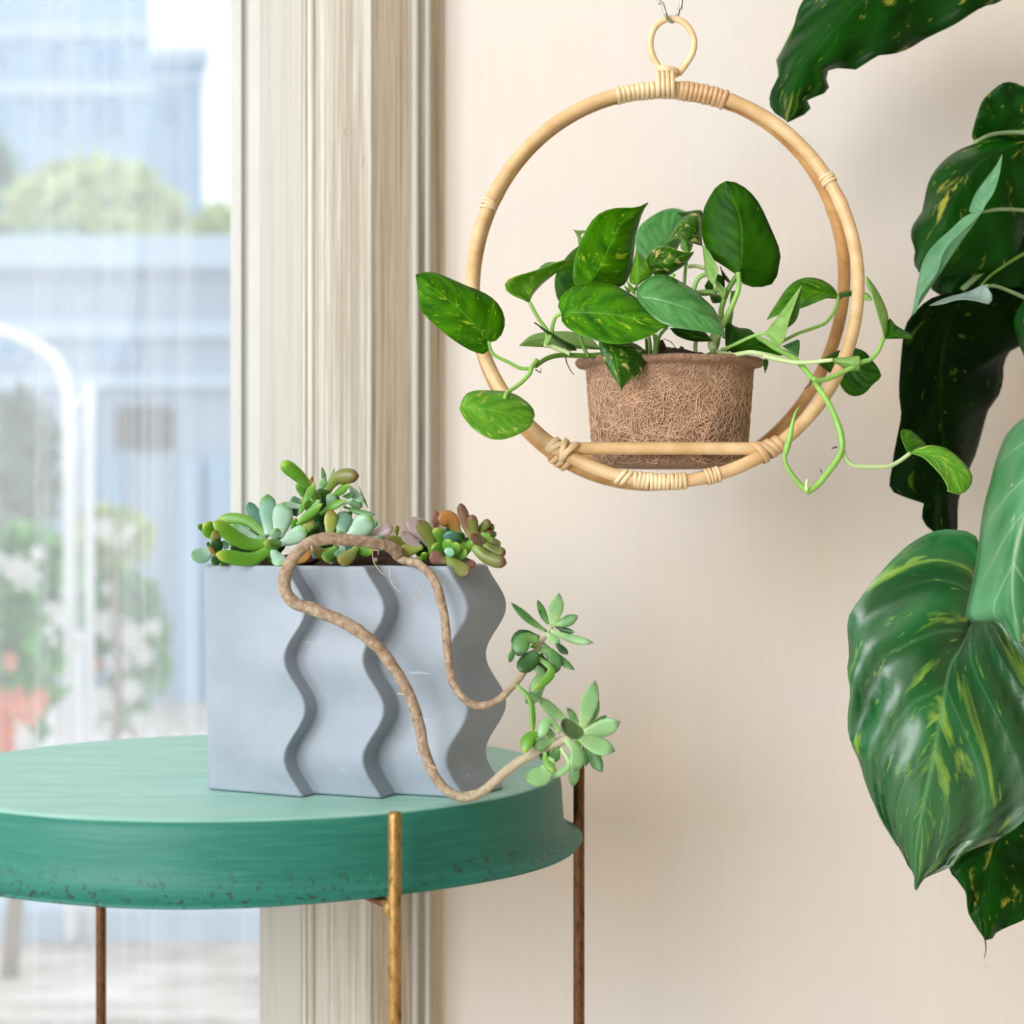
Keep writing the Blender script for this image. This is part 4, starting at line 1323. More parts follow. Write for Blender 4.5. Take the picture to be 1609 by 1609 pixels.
# hanging eye at the top
ctr = P(1055.5, 69, DH)
kk = DH / FPX
eye = [(1044, 122), (1034, 104), (1024, 84), (1022, 62), (1031, 40), (1052, 29), (1075, 36), (1089, 58), (1089, 80), (1078, 100), (1066, 116)]
tube('hanging_eye', [P(x, y, DH + 0.003) for x, y in eye], 5.4 * kk, M['binding'], hoop, 50, 12)
c0 = P(1050, 112, DH + 0.003)
band_mesh('cane_tie', c0, Vector((0.1, 0, 1)).normalized(), 0.0074, 0.0050, M['binding'], hoop, 0.1, 1, 0.9)
for i in range(4):
    x = 1034 + i * 7.4
    tube('cane_tie', [P(x, 113, DH - 0.0065), P(x + 0.6, 128, DH - 0.0102), P(x + 1.2, 142, DH - 0.0080), P(x + 1.2, 151, DH - 0.001)], 0.0017, M['binding'], hoop, 12, 8)

hook = thing('wire_hook', 'bright steel wire hook holding up the rattan hoop', 'hook')
ZH = 1.32
def at_z(px, z, D): return Vector((X(px, D), D, z))
tube('hook_wire', [at_z(1046, ZH, DH), at_z(1036, ZH - .012, DH), at_z(1031, ZH - .06, DH), P(1034, -20, DH), P(1041, 5, DH - .002), P(1047, 25, DH - .003), P(1055, 34.5, DH + .003), P(1063, 28, DH + .008), P(1067, 12, DH + .008), P(1071, -10, DH + .006), at_z(1076, ZH - .06, DH), at_z(1066, ZH - .012, DH), at_z(1056, ZH, DH)],
     0.0012, M['steel'], hook, 220, 10)
hx = X(1051, DH)
tube('bracket_arm', [Vector((hx, DH - 0.012, ZH - 0.001)), Vector((hx, 1.45, ZH - 0.001)), Vector((hx, YW - 0.001, ZH - 0.001))], 0.003, M['steel'], hook, 10, 10)
box('wall_plate', (hx - 0.012, YW - 0.004, ZH - 0.03), (hx + 0.012, YW, ZH + 0.03), M['steel'], hook, 0.001)

# ------------------------------------------------------------------ coir pot
pot = thing('coir_pot', 'brown fibrous coir pot held in the rattan hoop', 'pot')
DP = 1.303
sc = DP / FPX
pc = P(1052, 804.5, DP)
zr, zbt = Zz(567, DP), Zz(736, DP)
prof = [(0.0005, zbt), (0.035, zbt), (113 * sc, zbt + 0.001), (118 * sc, zbt + 0.005), (121 * sc, zbt + 0.02), (126 * sc, zbt + 0.045), (130 * sc, zr - 0.010), (131 * sc, zr - 0.0065),
        (135 * sc, zr - 0.0048), (143 * sc, zr - 0.0042), (147.5 * sc, zr - 0.0026), (148 * sc, zr - 0.0008), (146 * sc, zr + 0.0004), (138 * sc, zr + 0.0002), (127 * sc, zr - 0.001), (125 * sc, zr - 0.006), (123 * sc, zr - 0.025)]
def potwarp(p, a):
    r = math.hypot(p.x, p.y)
    k = 1 + 0.010 * mnoise.noise(Vector((math.cos(a) * 3, math.sin(a) * 3, p.z * 60))) + 0.006 * mnoise.noise(Vector((math.cos(a) * 14, math.sin(a) * 14, p.z * 200)))
    return Vector((p.x * k, p.y * k, p.z + (0.0016 * mnoise.noise(Vector((math.cos(a) * 2.2, math.sin(a) * 2.2, 5))) if p.z > zr - 0.006 else 0)))
body = lathe('pot_body', prof, M['coir'], pot, 96, (pc.x, DP, 0), False, potwarp)
outl = [(pc.x + 124 * sc * math.cos(2 * math.pi * i / 48), DP + 124 * sc * math.sin(2 * math.pi * i / 48)) for i in range(48)]
soil_fan('soil', outl, zr - 0.004, 0.010, pot, M['soil'], 9)
# matted loose fibres over the wall of the pot
rng = random.Random(3)
FV, FF = [], []
for i in range(1700):
    th = rng.uniform(math.pi, 2 * math.pi) if i % 5 else rng.uniform(0, math.pi)
    z = rng.uniform(zbt + 0.003, zr - 0.007)
    d = rng.gauss(0.6 if rng.random() < 0.6 else 2.3, 0.7)
    L = rng.uniform(0.006, 0.022)
    pts = []
    curl = rng.gauss(0, 0.5)
    for j in range(5):
        u = j / 4
        q = min(max((z - zbt) / (zr - zbt), 0), 1)
        r = (118 + 12.2 * q) * sc + 0.0004 + 0.0009 * math.sin(math.pi * u) * rng.random()
        pts.append(Vector((pc.x + r * math.cos(th), DP + r * math.sin(th), z)))
        th += math.cos(d) * L / 4 / r
        z += math.sin(d) * L / 4
        z = min(max(z, zbt + 0.002), zr - 0.005)
        d += curl * 0.5
    v, f, u = tube_data(pts, [0.00022, .0003, .0003, .0003, .0002], 3, False, False)
    o = len(FV)
    FV += v
    FF += [tuple(x + o for x in q) for q in f]
tag(mesh_obj('loose_fibres', FV, FF, M['fibre'], pot), kind='stuff')

# ------------------------------------------------------------------ thin leaves from traced edges
def leaf(parent, crop, base, tip, ea, eb, mat, Db, Dt, da=0.006, db=0.006, mid=None, bow=0.0, wavy=0.0, nv=5, N=18, seed=0, thick=0.0005, name='leaf', wavef=5.0, slope=0.30):
    """midrib from base to tip, edges ea / eb traced between them; every point gets its own depth"""
    E1 = catmull(cv(crop, [base] + ea + [tip]), N)
    E2 = catmull(cv(crop, [base] + eb + [tip]), N)
    MD = catmull(cv(crop, mid if mid else [base, ((base[0] + tip[0]) / 2, (base[1] + tip[1]) / 2), tip]), N)
    verts, uvs, faces = [], [], []
    for i in range(N):
        u = i / (N - 1)
        env = math.sin(math.pi * min(1, max(0, u))) ** 0.6
        for k in range(-nv, nv + 1):
            s = abs(k) / nv
            e = E1[i] if k < 0 else E2[i]
            q = MD[i].lerp(e, s)
            dd = da if k < 0 else db
            D = Db + (Dt - Db) * u + bow * math.sin(math.pi * u) + dd * (s ** 1.6) * env
            if wavy:
                ph = seed * 2.1 + (0.9 if k < 0 else 0)
                D += wavy * env * (s ** 1.2) * math.sin(2 * math.pi * (u - slope * s) * wavef + ph)
                D += wavy * 0.5 * env * mnoise.noise(Vector((u * 4, s * 2 * (1 if k > 0 else -1), seed)))
            verts.append(P(q[0], q[1], D))
            uvs.append((0.5 + 0.5 * k / nv, u))
    W = 2 * nv + 1
    for i in range(N - 1):
        for k in range(W - 1):
            a = i * W + k
            faces.append((a, a + 1, a + W + 1, a + W))
    # orient so that the front face looks at the camera
    n = (verts[faces[len(faces) // 2][1]] - verts[faces[len(faces) // 2][0]]).cross(verts[faces[len(faces) // 2][3]] - verts[faces[len(faces) // 2][0]])
    if n.y > 0:
        faces = [tuple(reversed(q)) for q in faces]
    o = mesh_obj(name, verts, faces, M[mat], parent, True, uvs)
    sm = o.modifiers.new('thickness', 'SOLIDIFY')
    sm.thickness = thick
    sm.offset = -1
    return o

def stalk(parent, crop, pts, r_px, mat, Ds, name='stalk', n=None):
    q = cv(crop, pts)
    if not isinstance(Ds, (list, tuple)): Ds = [Ds] * len(q)
    if len(Ds) == 2 and len(q) > 2: Ds = [Ds[0] + (Ds[1] - Ds[0]) * i / (len(q) - 1) for i in range(len(q))]
    if not isinstance(r_px, (list, tuple)): r_px = [r_px] * len(q)
    if len(r_px) == 2 and len(q) > 2: r_px = [r_px[0] + (r_px[1] - r_px[0]) * i / (len(q) - 1) for i in range(len(q))]
    return tube(name, [P(a, b, d) for (a, b), d in zip(q, Ds)], [r * d / FPX for r, d in zip(r_px, Ds)], M[mat], parent, n, 8)

po = thing('pothos_plant', 'young variegated trailing pothos growing in the coir pot', 'potted plant')
# ---- left side
leaf(po, 'A', (468, 1020), (48, 628), [(500, 1015), (545, 968), (562, 900), (545, 830), (500, 770), (430, 725), (340, 690), (250, 650), (160, 615), (95, 612)],
     [(468, 1060), (455, 1083), (400, 1078), (320, 1040), (220, 970), (130, 890), (75, 830), (65, 760)], 'pothos', 1.225, 1.205, .012, .004, [(468, 1020), (370, 900), (250, 785), (48, 628)], -.006)
leaf(po, 'A', (300, 1400), (722, 1470), [(310, 1355), (340, 1310), (400, 1292), (480, 1292), (575, 1300), (650, 1330), (710, 1380), (734, 1425)],
     [(330, 1455), (390, 1520), (470, 1565), (540, 1573), (610, 1555), (680, 1520), (715, 1490)], 'pothos_bright', 1.20, 1.21, .018, -.012, [(300, 1390), (400, 1395), (560, 1420), (722, 1465)], -.006)
leaf(po, 'C7', (585, 770), (1200, 225), [(540, 742), (430, 700), (320, 640), (265, 570), (300, 490), (420, 435), (600, 385), (760, 330), (1000, 240)],
     [(610, 690), (680, 600), (760, 520), (860, 440), (930, 390), (1130, 330)], 'pothos_bright', 1.265, 1.275, -.014, .010, [(585, 770), (610, 600), (800, 430), (1200, 225)], 0)
leaf(po, 'C7', (960, 340), (690, 352), [(930, 265), (860, 252), (780, 268), (720, 310)], [(900, 380), (780, 380)], 'pothos_cool', 1.30, 1.30, name='leaf')
leaf(po, 'C7', (1175, 1375), (643, 1022), [(1150, 1310), (1050, 1260), (900, 1170), (760, 1090)], [(1080, 1378), (1000, 1325), (880, 1235), (750, 1122)], 'pothos_dark', 1.262, 1.232, .004, .010)
leaf(po, 'C7', (1480, 1365), (450, 1318), [(1380, 1250), (1250, 1180), (1080, 1140), (900, 1140), (720, 1155), (580, 1200)],
     [(1300, 1310), (1100, 1310), (900, 1265), (760, 1210), (640, 1225), (540, 1262)], 'pothos_pale', 1.285, 1.265, .02, -.004)
stalk(po, 'C7', [(1560, 1420), (1280, 1440), (1050, 1432), (900, 1442), (770, 1490), (660, 1570)], [4.2, 3.8], 'stalk_dark', [1.27, 1.235])
stalk(po, 'A', [(745, 1120), (715, 1160), (700, 1200), (640, 1260), (575, 1305), (560, 1340)], [4, 3], 'stalk', [1.236, 1.208])
stalk(po, 'A', [(720, 1168), (650, 1165), (580, 1130), (500, 1090), (476, 1050), (468, 1012)], [3, 2.6], 'stalk', [1.234, 1.222])
stalk(po, 'C7', [(580, 760), (640, 880), (720, 1010), (790, 1105), (805, 1200), (785, 1290)], [2.8, 3.6], 'stalk', 1.258)
stalk(po, 'C7', [(760, 1300), (850, 1310), (960, 1360), (1090, 1415)], [5, 4], 'stalk_pale', 1.255)
stalk(po, 'C7', [(985, 905), (910, 950), (872, 1050), (850, 1180), (800, 1290)], [3, 3.6], 'stalk', [1.236, 1.252])
stalk(po, 'C7', [(1215, 1130), (1235, 1250), (1290, 1390), (1330, 1450)], 3, 'stalk_dark', 1.262)
stalk(po, 'C3', [(230, 1130), (245, 1200), (290, 1300), (340, 1360)], [1.2, .5], 'root_dark', 1.235, 'aerial_root')
stalk(po, 'A', [(735, 1170), (765, 1190), (768, 1165)], [1.0, .5], 'root_dark', 1.233, 'aerial_root')
# ---- centre
leaf(po, 'C1', (550, 1400), (1278, 392), [(440, 1440), (345, 1420), (320, 1300), (345, 1120), (400, 930), (470, 780), (540, 650), (640, 540), (780, 475), (920, 455), (1060, 462), (1180, 440)],
     [(680, 1470), (800, 1480), (930, 1455), (1010, 1380), (1070, 1200), (1100, 1000), (1115, 820), (1150, 700), (1175, 600), (1210, 500)], 'pothos', 1.262, 1.285, -.006, .016, [(550, 1395), (700, 1130), (820, 860), (950, 640), (1278, 392)])
leaf(po, 'C3', (178, 590), (1527, 735), [(135, 500), (150, 400), (230, 310), (340, 235), (480, 195), (640, 188), (800, 210), (960, 275), (1120, 380), (1250, 500), (1370, 630), (1450, 700)],
     [(165, 640), (230, 740), (370, 830), (520, 890), (650, 930), (800, 960), (930, 968), (1080, 940), (1230, 890), (1370, 830), (1440, 770)], 'pothos', 1.238, 1.228, .018, -.012, [(178, 590), (400, 572), (800, 595), (1150, 660), (1527, 735)], -.004)
leaf(po, 'px', (1000, 466), (1139.5, 529.5), [(998, 458), (1007, 446), (1022, 434), (1040, 431), (1056, 435), (1074, 445), (1090, 455), (1107, 470), (1120, 482), (1129.5, 497), (1137, 514)],
     [(1003, 476), (1015, 488), (1034, 505), (1051, 512), (1071, 516), (1096, 519), (1117, 523), (1132, 526)], 'pothos_cool', 1.244, 1.232, .020, -.006, [(1000, 466), (1040, 473), (1090, 490), (1139.5, 529.5)], -.004)
leaf(po, 'C4', (640, 930), (100, 770), [(520, 800), (300, 750)], [(560, 938), (450, 940), (320, 920), (180, 860)], 'pothos_dark', 1.25, 1.25)
leaf(po, 'C2', (970, 1310), (815, 113), [(900, 1275), (780, 1190), (640, 1100), (560, 980), (510, 830), (495, 700), (510, 560), (545, 420), (610, 310), (640, 240), (720, 165), (770, 128)],
     [(1000, 1390), (1090, 1448), (1220, 1458), (1350, 1440), (1440, 1370), (1480, 1200), (1502, 1060), (1470, 920), (1400, 760), (1330, 600), (1250, 430), (1160, 300), (1040, 190), (940, 135), (870, 115)],
     'pothos_dark', 1.268, 1.285, .012, .006, [(970, 1310), (1000, 1100), (1010, 800), (980, 560), (900, 360), (815, 113)])
leaf(po, 'px', (1022, 420), (1076, 331), [(1005, 408), (998, 382), (1004, 357), (1022, 341), (1040, 331), (1058, 327)], [(1048, 412), (1064, 392), (1074, 370), (1079, 350)], 'pothos_cool', 1.345, 1.36, .006, .01)
leaf(po, 'C2', (515, 935), (65, 898), [(500, 700), (505, 560), (430, 510), (300, 555), (210, 630), (140, 760)], [(440, 912), (380, 892), (280, 852), (200, 842), (130, 860)], 'pothos_var', 1.29, 1.275, .012, -.012, [(515, 935), (400, 720), (250, 720), (65, 898)])
leaf(po, 'C2', (515, 580), (190, 517), [(500, 488), (350, 495)], [(400, 560), (270, 565)], 'pothos_dark', 1.30, 1.30)
leaf(po, 'C2', (505, 925), (648, 1435), [(530, 1100), (548, 1290), (600, 1380)], [(590, 1010), (670, 1150), (706, 1250)], 'pothos_pale', 1.282, 1.262, .006, -.006)
leaf(po, 'C2', (310, 855), (340, 1040), [(245, 870), (238, 960), (275, 1005)], [(390, 905), (375, 985)], 'pothos_bright', 1.295, 1.292)
leaf(po, 'px', (1019, 418), (1090.5, 396.5), [(1016, 405.5), (1031, 389), (1046, 387), (1056, 390), (1066, 394.5), (1080, 398)], [(1026, 431), (1047, 434), (1060, 427), (1074, 418), (1083, 408)], 'pothos_var', 1.268, 1.262, -.004, .012)
leaf(po, 'C1', (1140, 1440), (1122, 982), [(1040, 1395), (1055, 1250), (1095, 1100)], [(1230, 1370), (1338, 1290), (1310, 1180), (1220, 1080)], 'pothos_bright', 1.272, 1.285)
leaf(po, 'C1', (1112, 1575), (1005, 1375), [(975, 1440), (1040, 1530)], [(1122, 1440), (1130, 1500)], 'pothos_bright', 1.262, 1.27)
leaf(po, 'C1', (300, 1600), (425, 915), [(150, 1640), (93, 1450), (110, 1290), (200, 1130), (300, 1010), (385, 945)], [(430, 1560), (470, 1300), (480, 1080)], 'pothos_dark', 1.275, 1.295, .012, 0)
leaf(po, 'C1', (490, 930), (333, 733), [(400, 758), (500, 755)], [(400, 935), (380, 830)], 'pothos_pale', 1.31, 1.305)
leaf(po, 'C3', (800, 950), (936, 1555), [(720, 925), (650, 930), (660, 1020), (690, 1130), (750, 1250), (830, 1380), (900, 1480)],
     [(950, 930), (1080, 950), (1190, 1010), (1268, 1100), (1262, 1200), (1200, 1330), (1130, 1400), (1010, 1460)], 'pothos_var', 1.236, 1.226, .004, .016, [(800, 955), (860, 1150), (890, 1350), (936, 1555)])
leaf(po, 'C2', (860, 1420), (735, 1195), [(690, 1290), (690, 1420), (790, 1510)], [(860, 1370), (800, 1290)], 'pothos_dark', 1.285, 1.285)
leaf(po, 'C2', (770, 1620), (668, 1355), [(650, 1450), (690, 1590)], [(800, 1510), (730, 1420)], 'pothos_pale', 1.272, 1.272, .004, -.006)
leaf(po, 'C2', (425, 1500), (676, 1540), [(550, 1485), (664, 1494)], [(470, 1560), (560, 1570)], 'pothos_pale', 1.27, 1.268)
leaf(po, 'C4', (600, 350), (740, 450), [(700, 340), (790, 400)], [(640, 450)], 'pothos_dark', 1.292, 1.292)
leaf(po, 'C2', (540, 1440), (655, 1470), [(600, 1350), (650, 1400)], [(560, 1500), (650, 1500)], 'pothos_dark', 1.29, 1.29)
stalk(po, 'C4', [(965, 60), (970, 260), (890, 480), (790, 690), (720, 850), (690, 980), (640, 1090)], [4, 5], 'stalk', [1.266, 1.275])
stalk(po, 'C4', [(960, 90), (850, 260), (790, 400), (750, 560), (770, 740)], 4.2, 'stalk_dark', 1.272)
stalk(po, 'C4', [(900, 300), (880, 520), (850, 720), (790, 900)], 3.6, 'stalk_dark', 1.285)
stalk(po, 'C2', [(310, 1110), (295, 1260), (280, 1450), (260, 1700)], [2.5, 3], 'stalk_dark', 1.285)
stalk(po, 'C2', [(545, 1300), (480, 1330), (420, 1430), (390, 1600)], 3.6, 'stalk', 1.282)
stalk(po, 'C2', [(330, 1200), (420, 1190), (545, 1220)], 3.2, 'stalk_pale', 1.29)
stalk(po, 'C2', [(160, 1290), (130, 1340), (120, 1480)], 3, 'stalk', 1.272)
stalk(po, 'C4', [(700, 840), (650, 900), (630, 970), (650, 1040)], [8, 6], 'stalk_pale', 1.262)
stalk(po, 'C4', [(430, 930), (420, 1010), (430, 1080)], 3.5, 'stalk_pale', 1.28)
stalk(po, 'C4', [(600, 1130), (605, 1190)], [2.5, .6], 'stalk', 1.25)
stalk(po, 'C3', [(1285, 880), (1300, 1010), (1298, 1150)], 3, 'stalk_pale', 1.262)
stalk(po, 'C3', [(1360, 850), (1368, 980), (1350, 1140)], 3.6, 'stalk', 1.258)
stalk(po, 'C3', [(1520, 750), (1430, 850), (1395, 950), (1370, 1110)], 2.8, 'stalk', 1.256)
stalk(po, 'C3', [(1250, 900), (1258, 1040), (1262, 1130)], 2.4, 'stalk_dark', 1.265)
stalk(po, 'C3', [(1415, 930), (1450, 1020), (1480, 1100)], [6, 8], 'root_dark', 1.268, 'old_stem')
stalk(po, 'C4', [(20, 900), (120, 950), (190, 1040), (230, 1060)], .6, 'root_dark', 1.26, 'aerial_root')
# ---- right side
leaf(po, 'C4', (800, 980), (1580, 1110), [(810, 690), (950, 760), (1100, 775), (1190, 850), (1290, 930), (1420, 1030)], [(900, 1090), (1050, 1090), (1250, 1100), (1450, 1115)], 'pothos_dark', 1.27, 1.27, .01, .0, [(800, 980), (1000, 960), (1250, 1010), (1580, 1110)])
leaf(po, 'C4', (1315, 1150), (1305, 1335), [(1278, 1180), (1288, 1270)], [(1348, 1190), (1332, 1275)], 'pothos_dark', 1.262, 1.258)
leaf(po, 'C5', (782, 325), (33, 548), [(770, 265), (720, 198), (620, 133), (500, 105), (400, 115), (300, 165), (210, 260), (140, 370), (80, 460)],
     [(720, 325), (660, 320), (560, 360), (450, 405), (380, 430), (280, 470), (200, 485), (110, 512)], 'pothos', 1.292, 1.262, .012, -.016, [(782, 325), (620, 270), (400, 300), (200, 400), (33, 548)])
leaf(po, 'C5', (5, 702), (396, 190), [(90, 620), (180, 520), (260, 420), (320, 330), (372, 250)], [(80, 780), (145, 848), (205, 780), (240, 660), (270, 540), (330, 370)], 'pothos_pale', 1.242, 1.232, .010, -.004)
leaf(po, 'C5', (255, 640), (397, 192), [(268, 540), (310, 400), (360, 290)], [(330, 575), (372, 480), (386, 350), (394, 250)], 'pothos', 1.240, 1.233, .0, .012)
leaf(po, 'C5', (790, 320), (960, 240), [(795, 270), (880, 245)], [(805, 345), (840, 320), (930, 300)], 'pothos', 1.295, 1.315)
leaf(po, 'C5', (1270, 755), (1083, 92), [(1252, 690), (1245, 600), (1220, 480), (1180, 370), (1120, 260), (1078, 170)], [(1310, 680), (1318, 560), (1290, 430), (1220, 280), (1150, 170)], 'pothos_pale', 1.235, 1.255, .004, .010)
leaf(po, 'C5', (1268, 755), (1565, 752), [(1308, 660), (1325, 543), (1380, 610), (1470, 665), (1545, 710)], [(1310, 742), (1400, 725), (1480, 742)], 'pothos_dark', 1.238, 1.225, .016, -.002)
leaf(po, 'C5', (1062, 340), (1140, 345), [(1075, 270), (1130, 320)], [(1100, 345)], 'pothos_pale', 1.262, 1.258)
leaf(po, 'C5', (573, 1010), (1238, 1140), [(650, 950), (750, 890), (850, 860), (980, 853), (1080, 898), (1140, 978), (1185, 1030), (1222, 1090)],
     [(620, 1050), (700, 1110), (790, 1190), (830, 1280), (900, 1340), (980, 1357), (1070, 1320), (1150, 1230), (1222, 1172)], 'pothos_dark', 1.325, 1.315, .008, -.004)
leaf(po, 'C5', (690, 982), (1012, 1010), [(760, 953), (860, 948), (1006, 933)], [(760, 1015), (880, 1082), (1006, 1090)], 'pothos_pale', 1.228, 1.220, .004, .008)
leaf(po, 'C5', (195, 830), (365, 945), [(280, 790), (370, 762), (378, 850)], [(260, 880), (330, 930)], 'pothos_cool', 1.252, 1.25)
leaf(po, 'C6', (1090, 622), (1455, 932), [(1130, 590), (1230, 565), (1340, 580), (1430, 640), (1510, 720), (1552, 790), (1545, 855), (1505, 910)],
     [(1180, 650), (1260, 720), (1330, 800), (1372, 880), (1362, 902)], 'pothos_bright', 1.21, 1.185, .006, -.010, [(1090, 622), (1250, 640), (1400, 760), (1455, 932)])
leaf(po, 'C6', (1082, 628), (1042, 443), [(1060, 590), (1030, 520), (1022, 470)], [(1140, 590), (1205, 560), (1160, 510), (1100, 458)], 'pothos', 1.212, 1.222, -.004, .012)
stalk(po, 'C4', [(690, 1060), (780, 1085), (900, 1105), (1030, 1085), (1150, 1075), (1400, 1125), (1609, 1190)], [3.4, 4], 'stalk_pale', [1.268, 1.262, 1.256, 1.250, 1.246, 1.243, 1.240])
stalk(po, 'C5', [(-5, 930), (150, 970), (330, 1000), (500, 1000), (640, 985), (730, 975)], [4.2, 3], 'stalk_pale', [1.240, 1.226], 'vine')
stalk(po, 'C5', [(-409, 880), (-240, 800), (-70, 745), (120, 850), (300, 945), (420, 1060), (510, 1175), (570, 1260), (660, 1395), (740, 1550), (790, 1700)], [4, 5], 'stalk', [1.300, 1.296, 1.276, 1.262, 1.25, 1.238, 1.228, 1.222, 1.215, 1.209, 1.205], 'vine')
stalk(po, 'C6', [(535, 370), (570, 470), (582, 575), (555, 660), (480, 765), (400, 862), (328, 915)], [5.2, 4.8], 'stalk', [1.206, 1.196], 'vine')
stalk(po, 'C6', [(335, 918), (280, 870), (210, 785), (165, 705), (152, 625)], [4.6, 3.2], 'stalk', [1.196, 1.196], 'vine')
stalk(po, 'C6', [(160, 640), (172, 590), (195, 500), (215, 400), (238, 320), (266, 278)], [3.2, 5.2, 4.4, 3, 2, .6], 'stalk', 1.196, 'rolled_leaf')
stalk(po, 'C6', [(322, 905), (318, 860), (325, 820)], [3.4, 2.2], 'stalk_pale', 1.194, 'sheath')
stalk(po, 'C4', [(760, 1040), (820, 1020), (950, 960), (1150, 870), (1330, 825)], [3, 2.6], 'stalk', [1.262, 1.243])
stalk(po, 'C5', [(180, 790), (350, 702), (500, 648), (640, 592), (720, 502), (770, 400), (784, 320)], [2.6, 3], 'stalk', [1.25, 1.292])
stalk(po, 'C5', [(515, 1172), (600, 1190), (720, 1160), (860, 1092), (1030, 1000), (1120, 972), (1200, 890), (1240, 800), (1268, 745)], [4, 3.4], 'stalk', [1.218, 1.236])
stalk(po, 'C6', [(585, 600), (620, 680), (680, 720), (800, 727), (920, 725), (1000, 690), (1090, 625)], [4, 3.4], 'stalk_pale', [1.203, 1.210])
stalk(po, 'C6', [(545, 578), (505, 590)], [1.6, .8], 'root_dark', 1.2, 'aerial_root')
stalk(po, 'C6', [(432, 775), (422, 740)], [1, .6], 'root_dark', 1.195, 'aerial_root')
stalk(po, 'C5', [(500, 1190), (480, 1240), (430, 1280)], [2, .8], 'root_dark', 1.222, 'aerial_root')

# ------------------------------------------------------------------ large climbing plant at the right edge
gp = thing('climbing_plant', 'tall climbing plant with huge glossy dark leaves at the right edge', 'plant')
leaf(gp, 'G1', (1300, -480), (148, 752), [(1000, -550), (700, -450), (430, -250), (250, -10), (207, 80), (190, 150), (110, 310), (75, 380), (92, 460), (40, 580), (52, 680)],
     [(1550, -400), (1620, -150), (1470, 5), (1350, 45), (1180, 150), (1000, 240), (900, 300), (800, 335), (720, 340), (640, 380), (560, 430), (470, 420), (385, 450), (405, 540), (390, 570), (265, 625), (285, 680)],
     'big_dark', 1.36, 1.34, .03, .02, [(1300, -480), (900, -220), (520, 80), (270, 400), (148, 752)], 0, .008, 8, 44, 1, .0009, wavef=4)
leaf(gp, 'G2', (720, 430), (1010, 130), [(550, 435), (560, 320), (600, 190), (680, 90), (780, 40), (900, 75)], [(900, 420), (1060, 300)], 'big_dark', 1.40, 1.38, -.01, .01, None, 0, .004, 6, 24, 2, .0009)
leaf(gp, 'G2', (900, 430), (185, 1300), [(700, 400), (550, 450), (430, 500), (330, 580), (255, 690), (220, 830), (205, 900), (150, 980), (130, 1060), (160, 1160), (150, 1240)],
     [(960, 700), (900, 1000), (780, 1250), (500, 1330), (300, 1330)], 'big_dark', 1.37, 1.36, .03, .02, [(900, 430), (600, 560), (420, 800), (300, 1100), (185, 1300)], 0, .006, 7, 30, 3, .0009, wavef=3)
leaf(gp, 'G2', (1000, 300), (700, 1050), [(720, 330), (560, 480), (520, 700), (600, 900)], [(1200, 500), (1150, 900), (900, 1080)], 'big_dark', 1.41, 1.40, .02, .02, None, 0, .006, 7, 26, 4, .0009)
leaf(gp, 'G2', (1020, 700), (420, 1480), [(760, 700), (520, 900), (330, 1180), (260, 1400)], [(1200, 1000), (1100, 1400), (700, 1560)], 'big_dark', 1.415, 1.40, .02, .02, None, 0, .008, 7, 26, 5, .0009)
leaf(gp, 'G2', (605, 905), (738, 518), [(520, 905), (560, 780), (640, 670), (705, 580)], [(622, 860), (682, 770), (722, 640)], 'big_under', 1.325, 1.34, .012, -.004, None, 0, 0, 5, 18, 1)
leaf(gp, 'G2', (612, 898), (138, 1595), [(500, 930), (400, 1020), (290, 1120), (220, 1220), (180, 1370), (160, 1500)],
     [(520, 990), (400, 1090), (340, 1180), (310, 1300), (250, 1390), (190, 1470), (172, 1560)], 'big_under', 1.325, 1.33, .010, -.004, None, 0, 0, 5, 22, 2)
leaf(gp, 'G2', (632, 1390), (255, 1522), [(600, 1388), (520, 1430), (400, 1460), (320, 1490)], [(670, 1450), (672, 1490), (650, 1512), (560, 1490), (450, 1482), (340, 1512)], 'big_grey', 1.335, 1.33, .012, -.01, None, 0, 0, 4, 16)
stalk(gp, 'G2', [(560, 440), (640, 398), (725, 378), (885, 376), (1150, 420), (1330, 560)], [3, 4], 'big_stalk', [1.345, 1.40])
stalk(gp, 'G2', [(605, 902), (720, 885), (885, 892), (1100, 930), (1330, 1080)], [2.6, 4], 'big_stalk', [1.328, 1.40])
stalk(gp, 'G2', [(632, 1393), (720, 1402), (885, 1470), (1100, 1560), (1330, 1760)], [2.4, 4], 'big_stalk', [1.336, 1.40])
stalk(gp, 'G2', [(600, 1390), (680, 1312), (885, 1180), (1100, 1090), (1330, 1100)], [1.6, 4], 'stalk_dark', [1.345, 1.41])
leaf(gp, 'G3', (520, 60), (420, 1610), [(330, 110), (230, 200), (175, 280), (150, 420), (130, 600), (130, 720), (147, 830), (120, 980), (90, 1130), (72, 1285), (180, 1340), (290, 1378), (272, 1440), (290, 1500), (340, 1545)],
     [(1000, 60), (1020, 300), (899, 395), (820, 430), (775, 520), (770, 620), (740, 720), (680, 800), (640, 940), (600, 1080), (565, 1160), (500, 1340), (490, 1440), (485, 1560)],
     'big_shaded', 1.385, 1.37, -.01, .05, [(520, 60), (400, 400), (380, 700), (400, 1000), (420, 1610)], 0, .006, 8, 40, 6, .0009, wavef=3)
leaf(gp, 'px', (1600, 540), (1700, 640), [(1590, 480), (1650, 430)], [(1640, 620)], 'big_dark', 1.40, 1.38, .02, .02)
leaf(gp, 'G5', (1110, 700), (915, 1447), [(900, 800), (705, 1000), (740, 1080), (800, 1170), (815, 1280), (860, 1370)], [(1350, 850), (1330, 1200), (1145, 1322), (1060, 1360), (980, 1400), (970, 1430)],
     'big_dark', 1.30, 1.28, .0, .015, [(1110, 700), (1000, 850), (938, 1050), (928, 1250), (915, 1447)], 0, .006, 7, 28, 7, .0009, wavef=3)
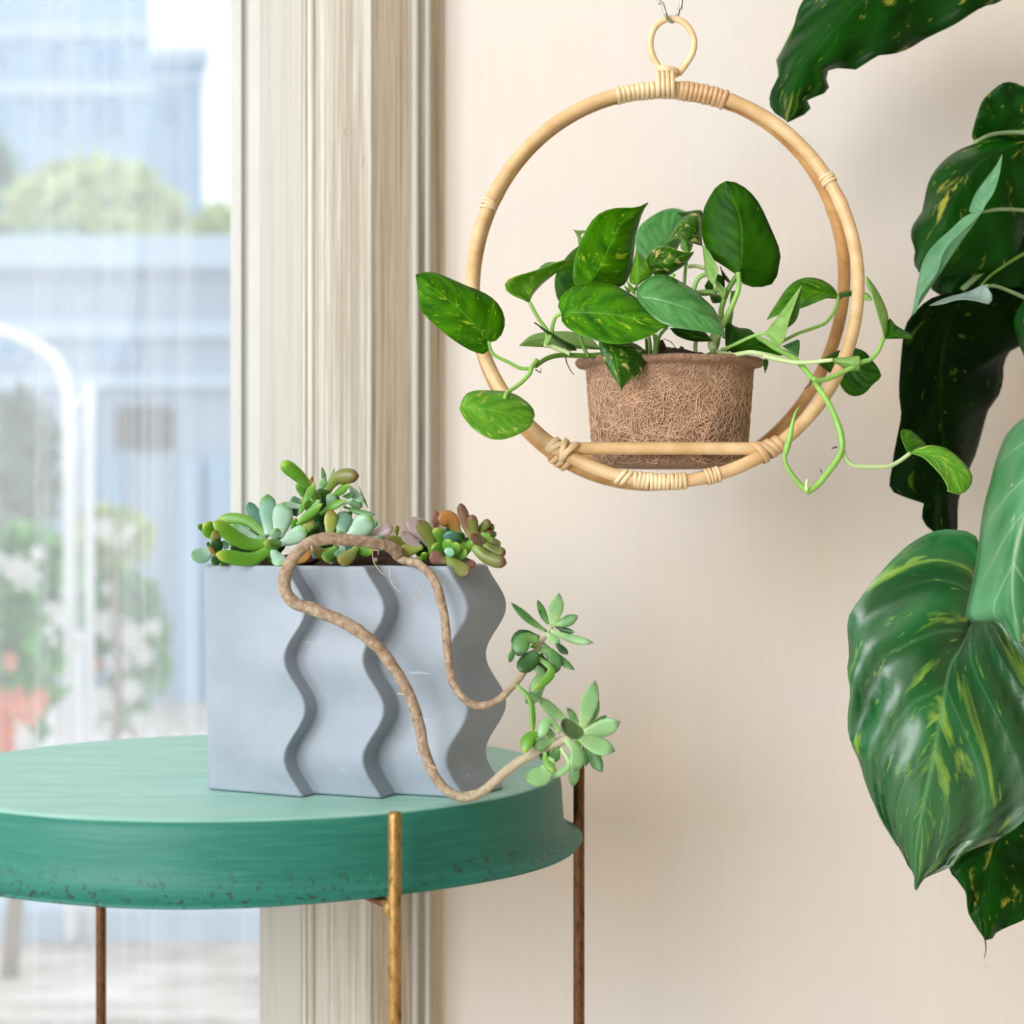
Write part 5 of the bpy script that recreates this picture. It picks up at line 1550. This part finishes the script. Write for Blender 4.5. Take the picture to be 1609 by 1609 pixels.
stalk(gp, 'G5', [(912, 1445), (916, 1490), (914, 1520), (905, 1555)], [1.2, .5], 'root_dark', 1.28, 'leaf_tip_thread')
leaf(gp, 'px', (1538, 955), (1439, 1398), [(1546, 900), (1535, 845), (1500, 833), (1470, 834), (1445, 845), (1420, 862), (1385, 898), (1350, 945), (1335, 965), (1331, 985), (1333, 1010), (1334, 1030), (1331, 1055), (1337, 1090), (1335, 1110),
      (1333, 1144), (1337, 1168), (1350, 1197), (1358, 1225), (1370, 1257), (1388, 1291), (1407, 1322), (1422, 1351), (1437, 1375)],
     [(1580, 970), (1620, 1030), (1645, 1110), (1650, 1200), (1630, 1265), (1609, 1288), (1584, 1309), (1558, 1324), (1532, 1333), (1505, 1348), (1500, 1357), (1480, 1366), (1456, 1378)],
     'big_mid', 1.205, 1.175, .026, .02, [(1538, 955), (1510, 1017), (1492, 1050), (1482, 1100), (1466, 1191), (1440, 1322), (1439, 1398)], -.036, .0085, 10, 52, 8, .0009, wavef=4.3, slope=.62)
leaf(gp, 'px', (1705, 640), (1602, 1012), [(1645, 638), (1607, 657), (1581, 682), (1566, 718), (1556, 756), (1545, 797), (1540, 830), (1537, 857), (1530, 904), (1517, 965), (1522, 976), (1546, 979), (1570, 977), (1588, 1002)],
     [(1760, 700), (1780, 850), (1730, 950), (1660, 1010)], 'big_light', 1.10, 1.09, .06, .03, [(1705, 640), (1630, 760), (1598, 850), (1590, 930), (1602, 1012)], -.01, .006, 8, 36, 9, .0009, wavef=2)
# main climbing stem beyond the frame, and the stalks that join it
sx_, sy_ = 1840, 1.42
tube('main_stem', [Vector((X(sx_, sy_), sy_, 0)), Vector((X(sx_ + 20, sy_), sy_, 0.4)), Vector((X(sx_ - 15, sy_), sy_ - .01, 0.8)), Vector((X(sx_ + 10, sy_), sy_, 1.2)), Vector((X(sx_ - 20, sy_), sy_ - .03, 1.55))], [0.014, .013, .012, .010, .006], M['big_stalk'], gp, 50, 12)
for (a, b, Da, zpy) in ((1530, -122, 1.36, 60), (1612, 190, 1.40, 350), (1541, 945, 1.204, 700), (1705, 640, 1.10, 520), (1600, 1283, 1.30, 1000), (1512, 455, 1.385, 300)):
    e = P(sx_, zpy, sy_)
    s_ = P(a, b, Da)
    mdp = s_.lerp(e, 0.5) + Vector((0, 0, 0.03))
    tube('stalk', [s_, mdp, e], [0.002, .0028, .0034], M['big_stalk'], gp, 16, 8)
